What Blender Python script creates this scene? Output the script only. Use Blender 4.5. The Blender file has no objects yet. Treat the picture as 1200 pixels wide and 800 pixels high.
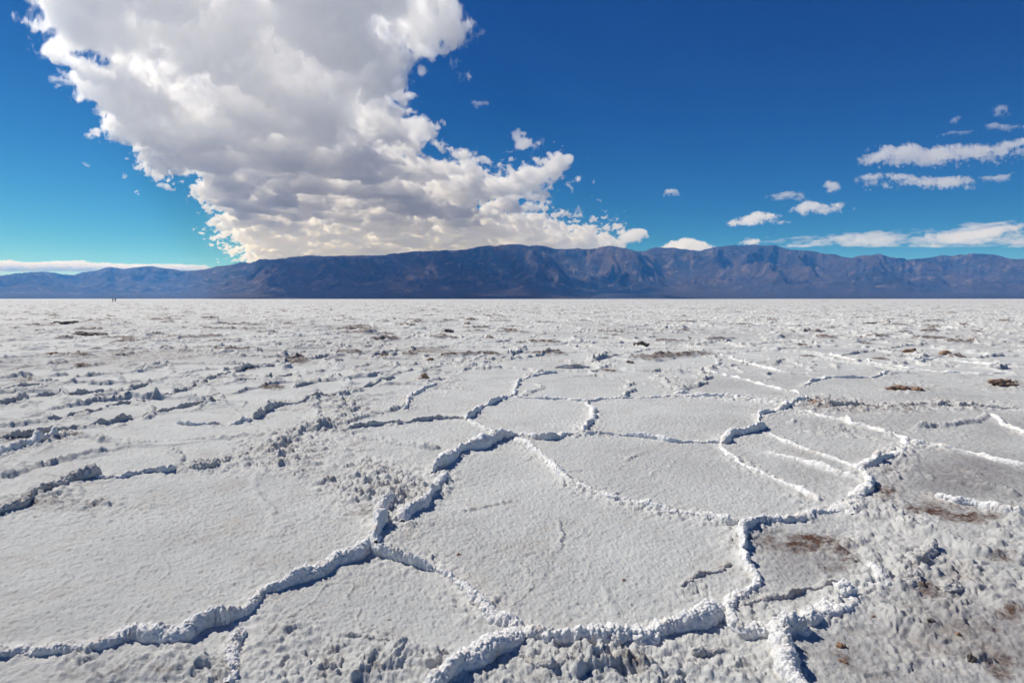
import bpy, bmesh, math, random
import numpy as np

F32 = np.float32
random.seed(7)
RNG = np.random.default_rng(11)
scene = bpy.context.scene
COL = scene.collection
R = math.radians

# ------------------------------------------------------------------ camera numbers
CAM_H = 1.5
FPX = 667.0                     # focal length in pixels of the 1200 px wide photograph
PITCH = math.atan(50.0 / FPX)   # camera looks a little down
CP, SP = math.cos(PITCH), math.sin(PITCH)


def px_ray(x, y):
    """direction in the world of a pixel of the photograph"""
    u = (x - 600.0) / FPX
    v = (400.0 - y) / FPX
    return np.array([u, CP + v * SP, v * CP - SP])


def to_ground(x, y):
    d = px_ray(x, y)
    t = CAM_H / -d[2]
    return np.array([d[0] * t, d[1] * t])


def to_px(X, Y, Z):
    """pixel of a world point (vectorised)"""
    z = Z - CAM_H
    dep = Y * CP - z * SP
    up = Y * SP + z * CP
    dep = np.where(dep < 1e-3, 1e-3, dep)
    return 600.0 + FPX * X / dep, 400.0 - FPX * up / dep


# ------------------------------------------------------------------ noise
NT = 256
T2 = RNG.random((NT, NT)).astype(F32)
N3 = 64
T3 = RNG.random((N3, N3, N3)).astype(F32)
J2 = RNG.random((NT, NT, 3)).astype(F32)
J3 = RNG.random((N3, N3, N3, 3)).astype(F32)


def vn2(x, y):
    xi = np.floor(x); yi = np.floor(y)
    fx = (x - xi).astype(F32); fy = (y - yi).astype(F32)
    xi = xi.astype(np.int64) & (NT - 1); yi = yi.astype(np.int64) & (NT - 1)
    fx = fx * fx * (3 - 2 * fx); fy = fy * fy * (3 - 2 * fy)
    x1 = (xi + 1) & (NT - 1); y1 = (yi + 1) & (NT - 1)
    a = T2[xi, yi]; b = T2[x1, yi]; c = T2[xi, y1]; d = T2[x1, y1]
    a = a + (b - a) * fx
    c = c + (d - c) * fx
    return a + (c - a) * fy


def fbm2(x, y, octv=4, gain=0.5):
    """-1..1"""
    s = 0.0; amp = 1.0; tot = 0.0
    ca, sa = math.cos(0.63), math.sin(0.63)
    for o in range(octv):
        s = s + amp * (vn2(x + 17.3 * o, y + 9.1 * o) * 2 - 1)
        tot += amp; amp *= gain
        x, y = (x * ca - y * sa) * 2.03, (x * sa + y * ca) * 2.03
    return s / tot * 1.5


def ridged2(x, y, octv=5, gain=0.5):
    s = 0.0; amp = 1.0; tot = 0.0; w = 1.0
    ca, sa = math.cos(0.8), math.sin(0.8)
    for o in range(octv):
        n = 1 - np.abs(vn2(x + 31.7 * o, y + 5.3 * o) * 2 - 1)
        n = n * n * w
        w = np.clip(n * 1.6, 0, 1)
        s = s + amp * n
        tot += amp; amp *= gain
        x, y = (x * ca - y * sa) * 2.07, (x * sa + y * ca) * 2.07
    return s / tot


def vn3(x, y, z):
    xi = np.floor(x); yi = np.floor(y); zi = np.floor(z)
    fx = (x - xi).astype(F32); fy = (y - yi).astype(F32); fz = (z - zi).astype(F32)
    m = N3 - 1
    xi = xi.astype(np.int64) & m; yi = yi.astype(np.int64) & m; zi = zi.astype(np.int64) & m
    fx = fx * fx * (3 - 2 * fx); fy = fy * fy * (3 - 2 * fy); fz = fz * fz * (3 - 2 * fz)
    x1 = (xi + 1) & m; y1 = (yi + 1) & m; z1 = (zi + 1) & m

    def lay(zz):
        a = T3[xi, yi, zz]; b = T3[x1, yi, zz]; c = T3[xi, y1, zz]; d = T3[x1, y1, zz]
        a = a + (b - a) * fx
        c = c + (d - c) * fx
        return a + (c - a) * fy
    a = lay(zi); b = lay(z1)
    return a + (b - a) * fz


def fbm3(x, y, z, octv=4, gain=0.5, lac=2.03):
    s = 0.0; amp = 1.0; tot = 0.0
    ca, sa = math.cos(0.63), math.sin(0.63)
    for o in range(octv):
        s = s + amp * (vn3(x + 17.3 * o, y + 9.1 * o, z + 3.7 * o) * 2 - 1)
        tot += amp; amp *= gain
        x, y = (x * ca - y * sa) * lac, (x * sa + y * ca) * lac
        y, z = y * ca - z * sa * lac, y * sa + z * ca * lac
    return s / tot * 1.6


def worley2(x, y):
    xi = np.floor(x).astype(np.int64); yi = np.floor(y).astype(np.int64)
    f1 = np.full(x.shape, 9.0, F32); f2 = np.full(x.shape, 9.0, F32); idv = np.zeros(x.shape, F32)
    for dx in (-1, 0, 1):
        for dy in (-1, 0, 1):
            a = xi + dx; b = yi + dy
            j = J2[a & (NT - 1), b & (NT - 1)]
            d = np.sqrt((a + j[..., 0] - x) ** 2 + (b + j[..., 1] - y) ** 2).astype(F32)
            near = d < f1
            f2 = np.where(near, f1, np.minimum(f2, d))
            idv = np.where(near, j[..., 2], idv)
            f1 = np.where(near, d, f1)
    return f1, f2, idv


def worley3(x, y, z):
    xi = np.floor(x).astype(np.int64); yi = np.floor(y).astype(np.int64); zi = np.floor(z).astype(np.int64)
    f1 = np.full(x.shape, 9.0, F32)
    m = N3 - 1
    for dx in (-1, 0, 1):
        for dy in (-1, 0, 1):
            for dz in (-1, 0, 1):
                a = xi + dx; b = yi + dy; c = zi + dz
                j = J3[a & m, b & m, c & m]
                d = (a + j[..., 0] - x) ** 2 + (b + j[..., 1] - y) ** 2 + (c + j[..., 2] - z) ** 2
                f1 = np.minimum(f1, d.astype(F32))
    return np.sqrt(f1)


def sstep(a, b, x):
    t = np.clip((x - a) / (b - a), 0, 1)
    return t * t * (3 - 2 * t)


# ------------------------------------------------------------------ mesh helpers
def fast_mesh(name, verts, quads, mat=None, attrs=None, smooth=True):
    me = bpy.data.meshes.new(name)
    nv, nq = len(verts), len(quads)
    me.vertices.add(nv)
    me.vertices.foreach_set('co', np.ascontiguousarray(verts, dtype=F32).ravel())
    k = quads.shape[1]
    me.loops.add(nq * k)
    me.loops.foreach_set('vertex_index', np.ascontiguousarray(quads, dtype=np.int32).ravel())
    me.polygons.add(nq)
    me.polygons.foreach_set('loop_start', np.arange(0, nq * k, k, dtype=np.int32))
    me.update(calc_edges=True)
    me.polygons.foreach_set('use_smooth', np.full(nq, smooth, dtype=bool))
    for an, av in (attrs or {}).items():
        at = me.attributes.new(an, 'FLOAT', 'POINT')
        at.data.foreach_set('value', np.ascontiguousarray(av, dtype=F32).ravel())
    me.update()
    if mat:
        me.materials.append(mat)
    return me


def link(name, me, parent=None, loc=None):
    o = bpy.data.objects.new(name, me)
    COL.objects.link(o)
    if loc is not None:
        o.location = loc
    if parent:
        o.parent = parent
    return o


def tag(o, label=None, cat=None, group=None, kind=None):
    if label: o['label'] = label
    if cat: o['category'] = cat
    if group: o['group'] = group
    if kind: o['kind'] = kind
    return o


def grid_quads(n, m, wrap=False):
    """quads of an n x m grid of vertices (row major); wrap closes the second axis"""
    i = np.arange(n - 1)[:, None]
    j = np.arange(m if wrap else m - 1)[None, :]
    j1 = (j + 1) % m
    a = i * m + j; b = i * m + j1; c = (i + 1) * m + j1; d = (i + 1) * m + j
    return np.stack([a, b, c, d], -1).reshape(-1, 4)


# ------------------------------------------------------------------ materials
def new_mat(name):
    m = bpy.data.materials.new(name)
    m.use_nodes = True
    m.node_tree.nodes.clear()
    return m, m.node_tree.nodes, m.node_tree.links


def N(nodes, t, **kw):
    n = nodes.new(t)
    for k, v in kw.items():
        if k in n.inputs:
            n.inputs[k].default_value = v
        else:
            setattr(n, k, v)
    return n


def mixc(nodes, links, fac, a, b):
    m = nodes.new('ShaderNodeMix'); m.data_type = 'RGBA'
    for sock, v in ((m.inputs[0], fac), (m.inputs[6], a), (m.inputs[7], b)):
        if hasattr(v, 'is_output') and v.is_output:
            links.new(v, sock)
        elif isinstance(v, (int, float)):
            sock.default_value = v
        else:
            sock.default_value = (*v, 1)
    return m.outputs[2]


def mathn(nodes, links, op, a, b=None, clamp=False):
    m = nodes.new('ShaderNodeMath'); m.operation = op; m.use_clamp = clamp
    for i, v in enumerate((a, b)):
        if v is None: continue
        if hasattr(v, 'is_output') and v.is_output:
            links.new(v, m.inputs[i])
        else:
            m.inputs[i].default_value = v
    return m.outputs[0]


def ramp(nodes, links, src, stops):
    r = nodes.new('ShaderNodeValToRGB')
    els = r.color_ramp.elements
    while len(els) > 2: els.remove(els[-1])
    for i, (p, c) in enumerate(stops):
        e = els[i] if i < 2 else els.new(p)
        e.position = p
        e.color = (c, c, c, 1) if isinstance(c, (int, float)) else (*c, 1)
    links.new(src, r.inputs[0])
    return r.outputs[0]


def noise(nodes, links, co, scale, detail=4.0, rough=0.55, out=0):
    n = N(nodes, 'ShaderNodeTexNoise')
    n.inputs['Scale'].default_value = scale
    n.inputs['Detail'].default_value = detail
    n.inputs['Roughness'].default_value = rough
    links.new(co, n.inputs['Vector'])
    return n.outputs[out]


def salt_material(name, base_a, base_b, dirt_col, bump=1.0, ground=False, dirt_amount=0.25):
    m, n, l = new_mat(name)
    geo = n.new('ShaderNodeNewGeometry')
    co = geo.outputs['Position']
    out = n.new('ShaderNodeOutputMaterial')
    b = n.new('ShaderNodeBsdfPrincipled')
    b.inputs['Roughness'].default_value = 0.88
    b.inputs['Specular IOR Level'].default_value = 0.25
    big = noise(n, l, co, 1.7, 5, 0.6)
    med = noise(n, l, co, 14, 5, 0.65)
    fine = noise(n, l, co, 75, 5, 0.8)
    col = mixc(n, l, ramp(n, l, big, [(0.3, 0), (0.7, 1)]), base_a, base_b)
    if ground:
        at = n.new('ShaderNodeAttribute'); at.attribute_name = 'damp'
        df = mathn(n, l, 'MULTIPLY', at.outputs['Fac'], ramp(n, l, med, [(0.25, 0.55), (0.7, 1)]), True)
        col = mixc(n, l, df, col, (0.235, 0.225, 0.235))
        av = n.new('ShaderNodeAttribute'); av.attribute_name = 'crust'
        col = mixc(n, l, mathn(n, l, 'MULTIPLY', av.outputs['Fac'], 0.85, True), col, (0.70, 0.695, 0.675))
        # small grains of mud in the salt
        sp = ramp(n, l, noise(n, l, co, 36, 6, 0.75), [(0.60, 0), (0.72, 1)])
        col = mixc(n, l, mathn(n, l, 'MULTIPLY', sp, 0.38), col, (0.27, 0.21, 0.16))
        tan = ramp(n, l, noise(n, l, co, 2.3, 6, 0.7), [(0.54, 0), (0.70, 1)])
        col = mixc(n, l, mathn(n, l, 'MULTIPLY', tan, 0.30), col, (0.42, 0.33, 0.25))
        ad = n.new('ShaderNodeAttribute'); ad.attribute_name = 'dirt'
        dn = mathn(n, l, 'MULTIPLY', mathn(n, l, 'SUBTRACT', noise(n, l, co, 11, 8, 0.75), 0.56), 4.5)
        dv = mathn(n, l, 'ADD', mathn(n, l, 'MULTIPLY', ad.outputs['Fac'], 1.1), dn, True)
        dd = mathn(n, l, 'MULTIPLY', dv, mathn(n, l, 'MULTIPLY', ad.outputs['Fac'], 1.6, True), True)
        col = mixc(n, l, dd, col, dirt_col)
    else:
        dn = ramp(n, l, noise(n, l, co, 7, 6, 0.7), [(0.52, 0), (0.68, 1)])
        col = mixc(n, l, mathn(n, l, 'MULTIPLY', dn, dirt_amount), col, dirt_col)
        sp = ramp(n, l, noise(n, l, co, 60, 5, 0.75), [(0.62, 0), (0.74, 1)])
        col = mixc(n, l, mathn(n, l, 'MULTIPLY', sp, 0.25), col, (0.30, 0.25, 0.21))
    l.new(col, b.inputs['Base Color'])
    bh = mathn(n, l, 'ADD', mathn(n, l, 'MULTIPLY', med, 0.9), mathn(n, l, 'MULTIPLY', fine, 0.62))
    bp = n.new('ShaderNodeBump')
    bp.inputs['Strength'].default_value = 0.9
    bp.inputs['Distance'].default_value = 0.017 * bump
    l.new(bh, bp.inputs['Height'])
    l.new(bp.outputs[0], b.inputs['Normal'])
    l.new(b.outputs[0], out.inputs[0])
    return m


M_GROUND = salt_material('salt_flat', (0.50, 0.515, 0.51), (0.595, 0.61, 0.60), (0.100, 0.053, 0.037), 1.0, True)
M_WHITE = salt_material('white_salt_crust', (0.80, 0.80, 0.79), (0.89, 0.89, 0.88), (0.46, 0.35, 0.25), 1.0, False, 0.5)
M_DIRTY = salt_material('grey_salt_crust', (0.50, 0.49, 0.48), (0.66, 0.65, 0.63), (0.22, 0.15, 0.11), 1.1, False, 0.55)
M_BROWN = salt_material('brown_mud_crust', (0.27, 0.155, 0.10), (0.42, 0.30, 0.22), (0.14, 0.07, 0.045), 1.2, False, 0.6)
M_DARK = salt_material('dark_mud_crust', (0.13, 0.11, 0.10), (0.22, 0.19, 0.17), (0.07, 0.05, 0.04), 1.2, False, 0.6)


def plain(name, c, rough=0.85):
    m, n, l = new_mat(name)
    out = n.new('ShaderNodeOutputMaterial'); b = n.new('ShaderNodeBsdfPrincipled')
    b.inputs['Roughness'].default_value = rough
    tc = n.new('ShaderNodeTexCoord')
    f = noise(n, l, tc.outputs['Object'], 9, 4)
    l.new(mixc(n, l, f, tuple(x * 0.75 for x in c), tuple(min(1, x * 1.25) for x in c)), b.inputs['Base Color'])
    l.new(b.outputs[0], out.inputs[0])
    return m


# ------------------------------------------------------------------ traced ridges
# (label, width cm, height cm, material, roughness of the crest, pixels of the photograph)
W_, D_ = 'w', 'd'
RIDGES = [
 ("long white fluted salt ridge winding from the lower left corner to the tall forked crest", 9, 7, W_, [(-40,772),(0,768),(27,762),(60,767),(93,765),(127,758),(147,748),(163,745),(187,753),(217,753),(233,743),(267,737),(287,727),(297,710),(310,697),(333,688),(360,680),(383,670),(400,662),(420,651),(437,642)]),
 ("tall thick white salt crest casting a dark shadow, where three ridges fork", 13, 12, W_, [(438,641),(440,623),(443,606),(449,592),(456,584)]),
 ("white ridge with tan foot from the tall crest down to the bottom centre junction", 10, 6, W_, [(437,643),(453,652),(480,660),(510,662),(527,670),(543,687),(560,703),(577,720),(600,737),(613,743)]),
 ("broad fluted white salt ridge along the near edge of the big central plate", 12, 8, W_, [(613,743),(640,752),(667,757),(700,755),(733,755),(767,753),(800,743),(823,731),(847,721)]),
 ("white salt ridge curving up the right edge of the big central plate", 9, 7, W_, [(847,721),(857,703),(883,687),(885,673),(872,653),(872,637),(878,620),(900,612)]),
 ("fluted white salt ridge above the brown stained hollow plate", 8, 6, W_, [(878,619),(900,612),(933,610),(960,603),(980,597),(1000,588)]),
 ("thick white crust climbing to the bend right of centre, with a dark notch", 11, 7, W_, [(998,606),(1000,588),(1007,575),(1019,566),(1010,553),(1003,548)]),
 ("rubbly white salt ridge between the narrow twin plates and the damp grey plate", 12, 6, W_, [(1003,548),(1033,540),(1053,530),(1067,520)]),
 ("thin straight white salt ridge forming the far edge of the wide plate right of centre", 6, 3.5, W_, [(843,522),(867,542),(900,557),(933,573),(962,588)]),
 ("thin curved white salt ridge between the two narrow plates right of centre", 6, 3.5, W_, [(900,530),(933,537),(960,548),(987,557),(1017,563)]),
 ("low white salt ridge dividing the narrow plate from the long lavender plate", 5, 3, W_, [(900,509),(910,513),(943,527),(987,541),(1003,548)]),
 ("white salt ridge with a tan foot bordering the far side of the damp grey plate", 8, 5, W_, [(1067,520),(1093,523),(1120,528),(1150,535),(1177,542),(1200,547),(1250,556)]),
 ("low lumpy tan and white ridge across the plates below the brown rubble heap", 9, 5, W_, [(1067,520),(1047,510),(1020,502),(987,493),(960,487),(940,482)]),
 ("lumpy salt ridge with dark shaded knobs rising to the brown rubble heap", 11, 7, W_, [(843,519),(860,510),(887,503),(895,499),(887,490),(907,483),(927,475),(945,470)]),
 ("thin fluted salt ridge along the near edge of the oval middle plate", 7, 5, W_, [(683,510),(707,510),(750,512),(777,517),(800,518),(843,519)]),
 ("thick white salt ridge with a long dark shadow pointing down left from the centre crossing", 12, 9, W_, [(604,511),(597,513),(580,517),(557,527),(533,538),(513,551),(507,556)]),
 ("broken chain of white salt knobs below the thick centre ridge", 8, 6, W_, [(519,559),(517,570),(507,580),(497,590),(484,602),(472,612)]),
 ("low tan edged salt ridge running up left from the centre crossing", 7, 4, W_, [(607,514),(580,507),(563,500),(547,493)]),
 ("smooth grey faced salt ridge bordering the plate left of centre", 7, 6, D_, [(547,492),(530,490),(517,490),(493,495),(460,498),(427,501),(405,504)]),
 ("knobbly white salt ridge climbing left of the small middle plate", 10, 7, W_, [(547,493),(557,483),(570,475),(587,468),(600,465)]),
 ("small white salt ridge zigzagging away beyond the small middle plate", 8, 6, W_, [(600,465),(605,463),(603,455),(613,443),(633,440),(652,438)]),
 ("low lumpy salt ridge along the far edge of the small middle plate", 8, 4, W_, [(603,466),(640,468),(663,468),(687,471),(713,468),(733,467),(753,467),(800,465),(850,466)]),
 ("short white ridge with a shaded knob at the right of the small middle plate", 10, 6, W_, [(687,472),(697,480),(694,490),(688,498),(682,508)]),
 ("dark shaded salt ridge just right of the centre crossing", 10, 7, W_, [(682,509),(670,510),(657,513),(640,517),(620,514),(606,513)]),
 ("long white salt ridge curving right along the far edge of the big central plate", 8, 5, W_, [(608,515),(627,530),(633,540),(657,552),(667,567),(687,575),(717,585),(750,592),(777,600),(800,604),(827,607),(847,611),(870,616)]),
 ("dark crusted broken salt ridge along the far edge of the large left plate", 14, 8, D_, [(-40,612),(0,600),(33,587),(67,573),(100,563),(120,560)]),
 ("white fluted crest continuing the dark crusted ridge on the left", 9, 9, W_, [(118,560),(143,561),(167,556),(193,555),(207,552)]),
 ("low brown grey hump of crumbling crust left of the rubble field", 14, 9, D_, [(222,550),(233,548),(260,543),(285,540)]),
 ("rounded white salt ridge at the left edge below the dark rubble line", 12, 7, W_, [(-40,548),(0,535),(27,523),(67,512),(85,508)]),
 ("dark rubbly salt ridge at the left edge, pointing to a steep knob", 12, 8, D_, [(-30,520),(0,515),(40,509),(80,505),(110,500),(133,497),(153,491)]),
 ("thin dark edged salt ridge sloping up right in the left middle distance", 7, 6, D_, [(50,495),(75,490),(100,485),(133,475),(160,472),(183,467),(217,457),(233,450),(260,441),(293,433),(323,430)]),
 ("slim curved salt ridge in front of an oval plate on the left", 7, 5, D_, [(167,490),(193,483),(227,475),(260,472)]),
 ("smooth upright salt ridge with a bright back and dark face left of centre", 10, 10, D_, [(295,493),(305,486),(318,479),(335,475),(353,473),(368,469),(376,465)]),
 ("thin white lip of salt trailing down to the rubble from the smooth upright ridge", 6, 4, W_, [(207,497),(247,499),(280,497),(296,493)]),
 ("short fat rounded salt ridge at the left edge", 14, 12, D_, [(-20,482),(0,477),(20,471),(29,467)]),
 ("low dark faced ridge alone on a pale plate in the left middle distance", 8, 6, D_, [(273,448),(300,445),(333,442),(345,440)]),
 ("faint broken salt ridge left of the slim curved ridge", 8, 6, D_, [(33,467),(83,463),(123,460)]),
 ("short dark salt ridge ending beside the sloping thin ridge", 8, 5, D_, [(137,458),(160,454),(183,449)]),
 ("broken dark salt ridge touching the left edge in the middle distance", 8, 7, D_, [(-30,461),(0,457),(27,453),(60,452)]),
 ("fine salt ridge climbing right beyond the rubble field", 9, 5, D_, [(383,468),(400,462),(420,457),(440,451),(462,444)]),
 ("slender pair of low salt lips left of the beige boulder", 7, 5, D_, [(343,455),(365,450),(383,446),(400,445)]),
 ("small curved salt ridge beneath the orange brown clod", 8, 6, W_, [(474,481),(480,465),(497,457),(512,452)]),
 ("long low white ridge across the smooth plate in the right middle distance", 8, 4, W_, [(820,435),(867,443),(910,455),(940,462)]),
 ("white diagonal salt ridge in the far middle distance right of centre", 9, 4, W_, [(843,415),(880,427),(927,438)]),
 ("pale lumpy ridge rising to a dark knob in the right middle distance", 9, 5, W_, [(940,453),(960,443),(1000,443),(1030,443),(1040,436)]),
 ("rubbly white band in front of the long smooth plate right of centre", 11, 5, W_, [(790,463),(807,461),(850,465),(887,470),(910,474)]),
 ("long pale ridge trailing right from the far middle distance", 10, 5, W_, [(930,412),(967,415),(1000,422),(1053,430),(1100,435),(1167,440),(1210,442)]),
 ("distant lumpy white ridge near the right edge above the brown clods", 12, 6, W_, [(1067,422),(1117,423),(1153,428),(1200,430),(1240,431)]),
 ("lumpy tan and brown band of crust right of the brown rubble heap", 12, 5, D_, [(967,475),(1013,477),(1050,475),(1100,475),(1150,478),(1193,480),(1240,483)]),
 ("white slanting ridge at the right edge beside a dark plate", 9, 4, W_, [(1163,487),(1177,498),(1197,508),(1230,517)]),
 ("white salt ridge running to the bottom edge from the bottom centre junction", 10, 6, W_, [(613,745),(600,757),(580,768),(557,781),(533,797),(505,820)]),
 ("white fluted ridge leading right to the big shadowed salt clump", 10, 8, W_, [(847,722),(860,737),(873,742),(900,741),(915,738)]),
 ("lumpy white ridge with bluish shadow right of the big salt clump", 10, 8, W_, [(938,728),(950,728),(965,721),(975,712),(984,702)]),
 ("double white lip of salt under the lumpy ridge at lower right", 5, 4, W_, [(968,727),(985,720),(1000,712),(1006,704)]),
 ("short white salt ridge pointing to the tan crust at lower right", 7, 4, W_, [(1008,690),(1020,687),(1032,684),(1030,678),(1020,666)]),
 ("pale ridge dropping to the bottom edge below the big salt clump", 9, 7, W_, [(905,748),(911,765),(920,783),(931,805),(945,830)]),
 ("thin curled lip with a dark brown edge across the hollow plate at lower right", 3.5, 2.5, D_, [(867,713),(880,708),(897,703),(933,695),(960,689),(983,684)]),
 ("thin brown edged lip inside the right corner of the big central plate", 3.5, 2.5, D_, [(797,688),(808,680),(820,674),(840,669),(855,661)]),
 ("low tan crusted ridge in the brown stained ground at right", 9, 5, D_, [(1055,686),(1063,672),(1070,663),(1078,652),(1085,640)]),
 ("white salt ridge beyond the dark brown stain at right", 8, 5, W_, [(1093,583),(1117,590),(1147,595),(1200,607),(1240,616)]),
 ("bluish white lump ridge beside the rubble at the bottom left", 9, 5, W_, [(288,742),(282,755),(277,770),(270,786),(262,806)]),
 ("thin brown red edged lip of crust at the bottom right of centre", 3.5, 2.5, D_, [(812,768),(825,765),(846,759)]),
 ("row of small dark knobs along the bottom edge plate", 3.5, 2.5, D_, [(405,745),(430,750),(450,753),(487,760),(525,769)]),
 ("low undercut lip of crust at the bottom centre", 4, 3, D_, [(606,770),(620,779),(647,785),(677,780),(700,777)]),
]


def resample(pts, ds):
    seg = np.linalg.norm(np.diff(pts, axis=0), axis=1)
    s = np.concatenate([[0], np.cumsum(seg)])
    n = max(8, int(s[-1] / ds) + 1)
    t = np.linspace(0, s[-1], n)
    return np.stack([np.interp(t, s, pts[:, k]) for k in range(2)], 1), t


def smooth_path(pts, it=3):
    for _ in range(it):                       # corner cutting
        q = pts[:-1] * 0.75 + pts[1:] * 0.25
        r = pts[:-1] * 0.25 + pts[1:] * 0.75
        mid = np.stack([q, r], 1).reshape(-1, 2)
        pts = np.concatenate([pts[:1], mid, pts[-1:]])
    return pts


RIDGE_PATHS = []
for (lab, w, h, mt, pp) in RIDGES:
    g = np.array([to_ground(*p) for p in pp])
    g = smooth_path(g, 2)
    RIDGE_PATHS.append((lab, w / 100.0 * 0.82, h / 100.0 * 0.95, mt, g))

# ------------------------------------------------------------------ ground
# patches of the photograph where the crust is broken (x, y, rx, ry, amount)
RUBBLE = [(340,528,52,26,1.15),(300,540,30,9,1.1),(380,500,44,12,1.1),(400,480,45,14,.9),(430,562,62,24,1.2),(470,580,45,26,1),(438,590,22,20,.7),(60,590,95,11,.8),(30,512,70,9,.9),
 (130,500,40,7,.6),(250,546,40,7,.6),(395,785,110,30,1.1),(250,790,60,25,.7),(330,745,40,22,.8),(640,800,170,34,1.1),(730,775,110,12,.9),(900,785,60,30,.7),
 (1110,715,150,110,.62),(1040,770,90,50,.6),(1180,620,60,40,.6),(1055,612,45,35,.75),(1100,660,80,40,.55),(1060,477,140,7,.9),(958,471,50,8,1.1),(880,468,70,6,.6),(1020,505,70,9,.5),(1050,560,30,25,.7),
 (1060,455,45,6,.8),(1180,450,40,8,.8),(785,440,50,22,.5),(520,450,30,8,.7),(430,470,60,12,.5),(220,450,60,12,.5),(150,420,140,18,.5),(1150,640,60,25,.5),
 (825,690,28,14,.45),(1010,640,60,25,.45),(330,430,60,10,.4),(700,430,60,8,.3)]
STAIN = [(1095,596,40,9,1.25),(1135,607,44,9,1.0),(900,630,30,10,.9),(945,638,40,11,1.1),(978,656,26,18,.9),(1180,655,34,7,.6),(1065,455,26,4,.8),(1180,450,30,5,.8),
 (962,471,28,6,.7),(1000,760,60,30,.45),(1080,700,60,25,.35),(1150,775,90,35,.35),(1040,575,16,9,.8),(430,598,20,9,.7),(330,525,40,15,.35),(60,592,90,9,.55),(30,512,70,8,.7),
 (100,393,14,2,.7),(60,416,20,3,.6),(140,415,18,3,.4),(30,447,18,3,.7),(90,560,60,8,.4),(225,742,10,4,1.2),(420,790,60,14,.5),(740,780,110,10,.5),(1020,478,120,5,.6),(950,760,50,14,.35),
 (100,792,60,14,.4),(190,790,20,8,.6),(1050,740,70,40,.3),(425,470,60,7,.3),(890,700,50,6,.3),(500,411,40,4,.8),(430,385,30,3,.8),(1150,600,90,20,.25),(1090,690,34,12,.7),(1150,735,44,14,.6),(1000,770,30,16,.6),(1060,790,60,14,.5),(1180,780,44,20,.6),(1190,720,30,12,.6)]
DAMP = [(1130,562,100,30,1.0),(940,655,58,30,.75),(1190,500,60,14,.7),(1000,497,90,12,.45),(930,445,100,10,.35),(850,450,90,10,.35),(1130,740,120,70,.9),(1030,775,90,40,.6),(1100,480,120,30,.35),(960,550,60,20,.35),
 (780,545,120,30,.20),(1100,640,120,30,.35),(900,500,120,18,.25)]


def blob_sum(px, py, blobs, soft=0.5, grow=1.0):
    a = np.zeros(px.shape, F32)
    for (cx, cy, rx, ry, s) in blobs:
        sel = (np.abs(px - cx) < rx * 2.2 * grow) & (np.abs(py - cy) < ry * 2.2 * grow)
        if not sel.any(): continue
        d = ((px[sel] - cx) / (rx * grow)) ** 2 + ((py[sel] - cy) / (ry * grow)) ** 2
        a[sel] = np.maximum(a[sel], s * np.exp(-d * soft * 1.6))
    return a


CELL = 2.0


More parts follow.
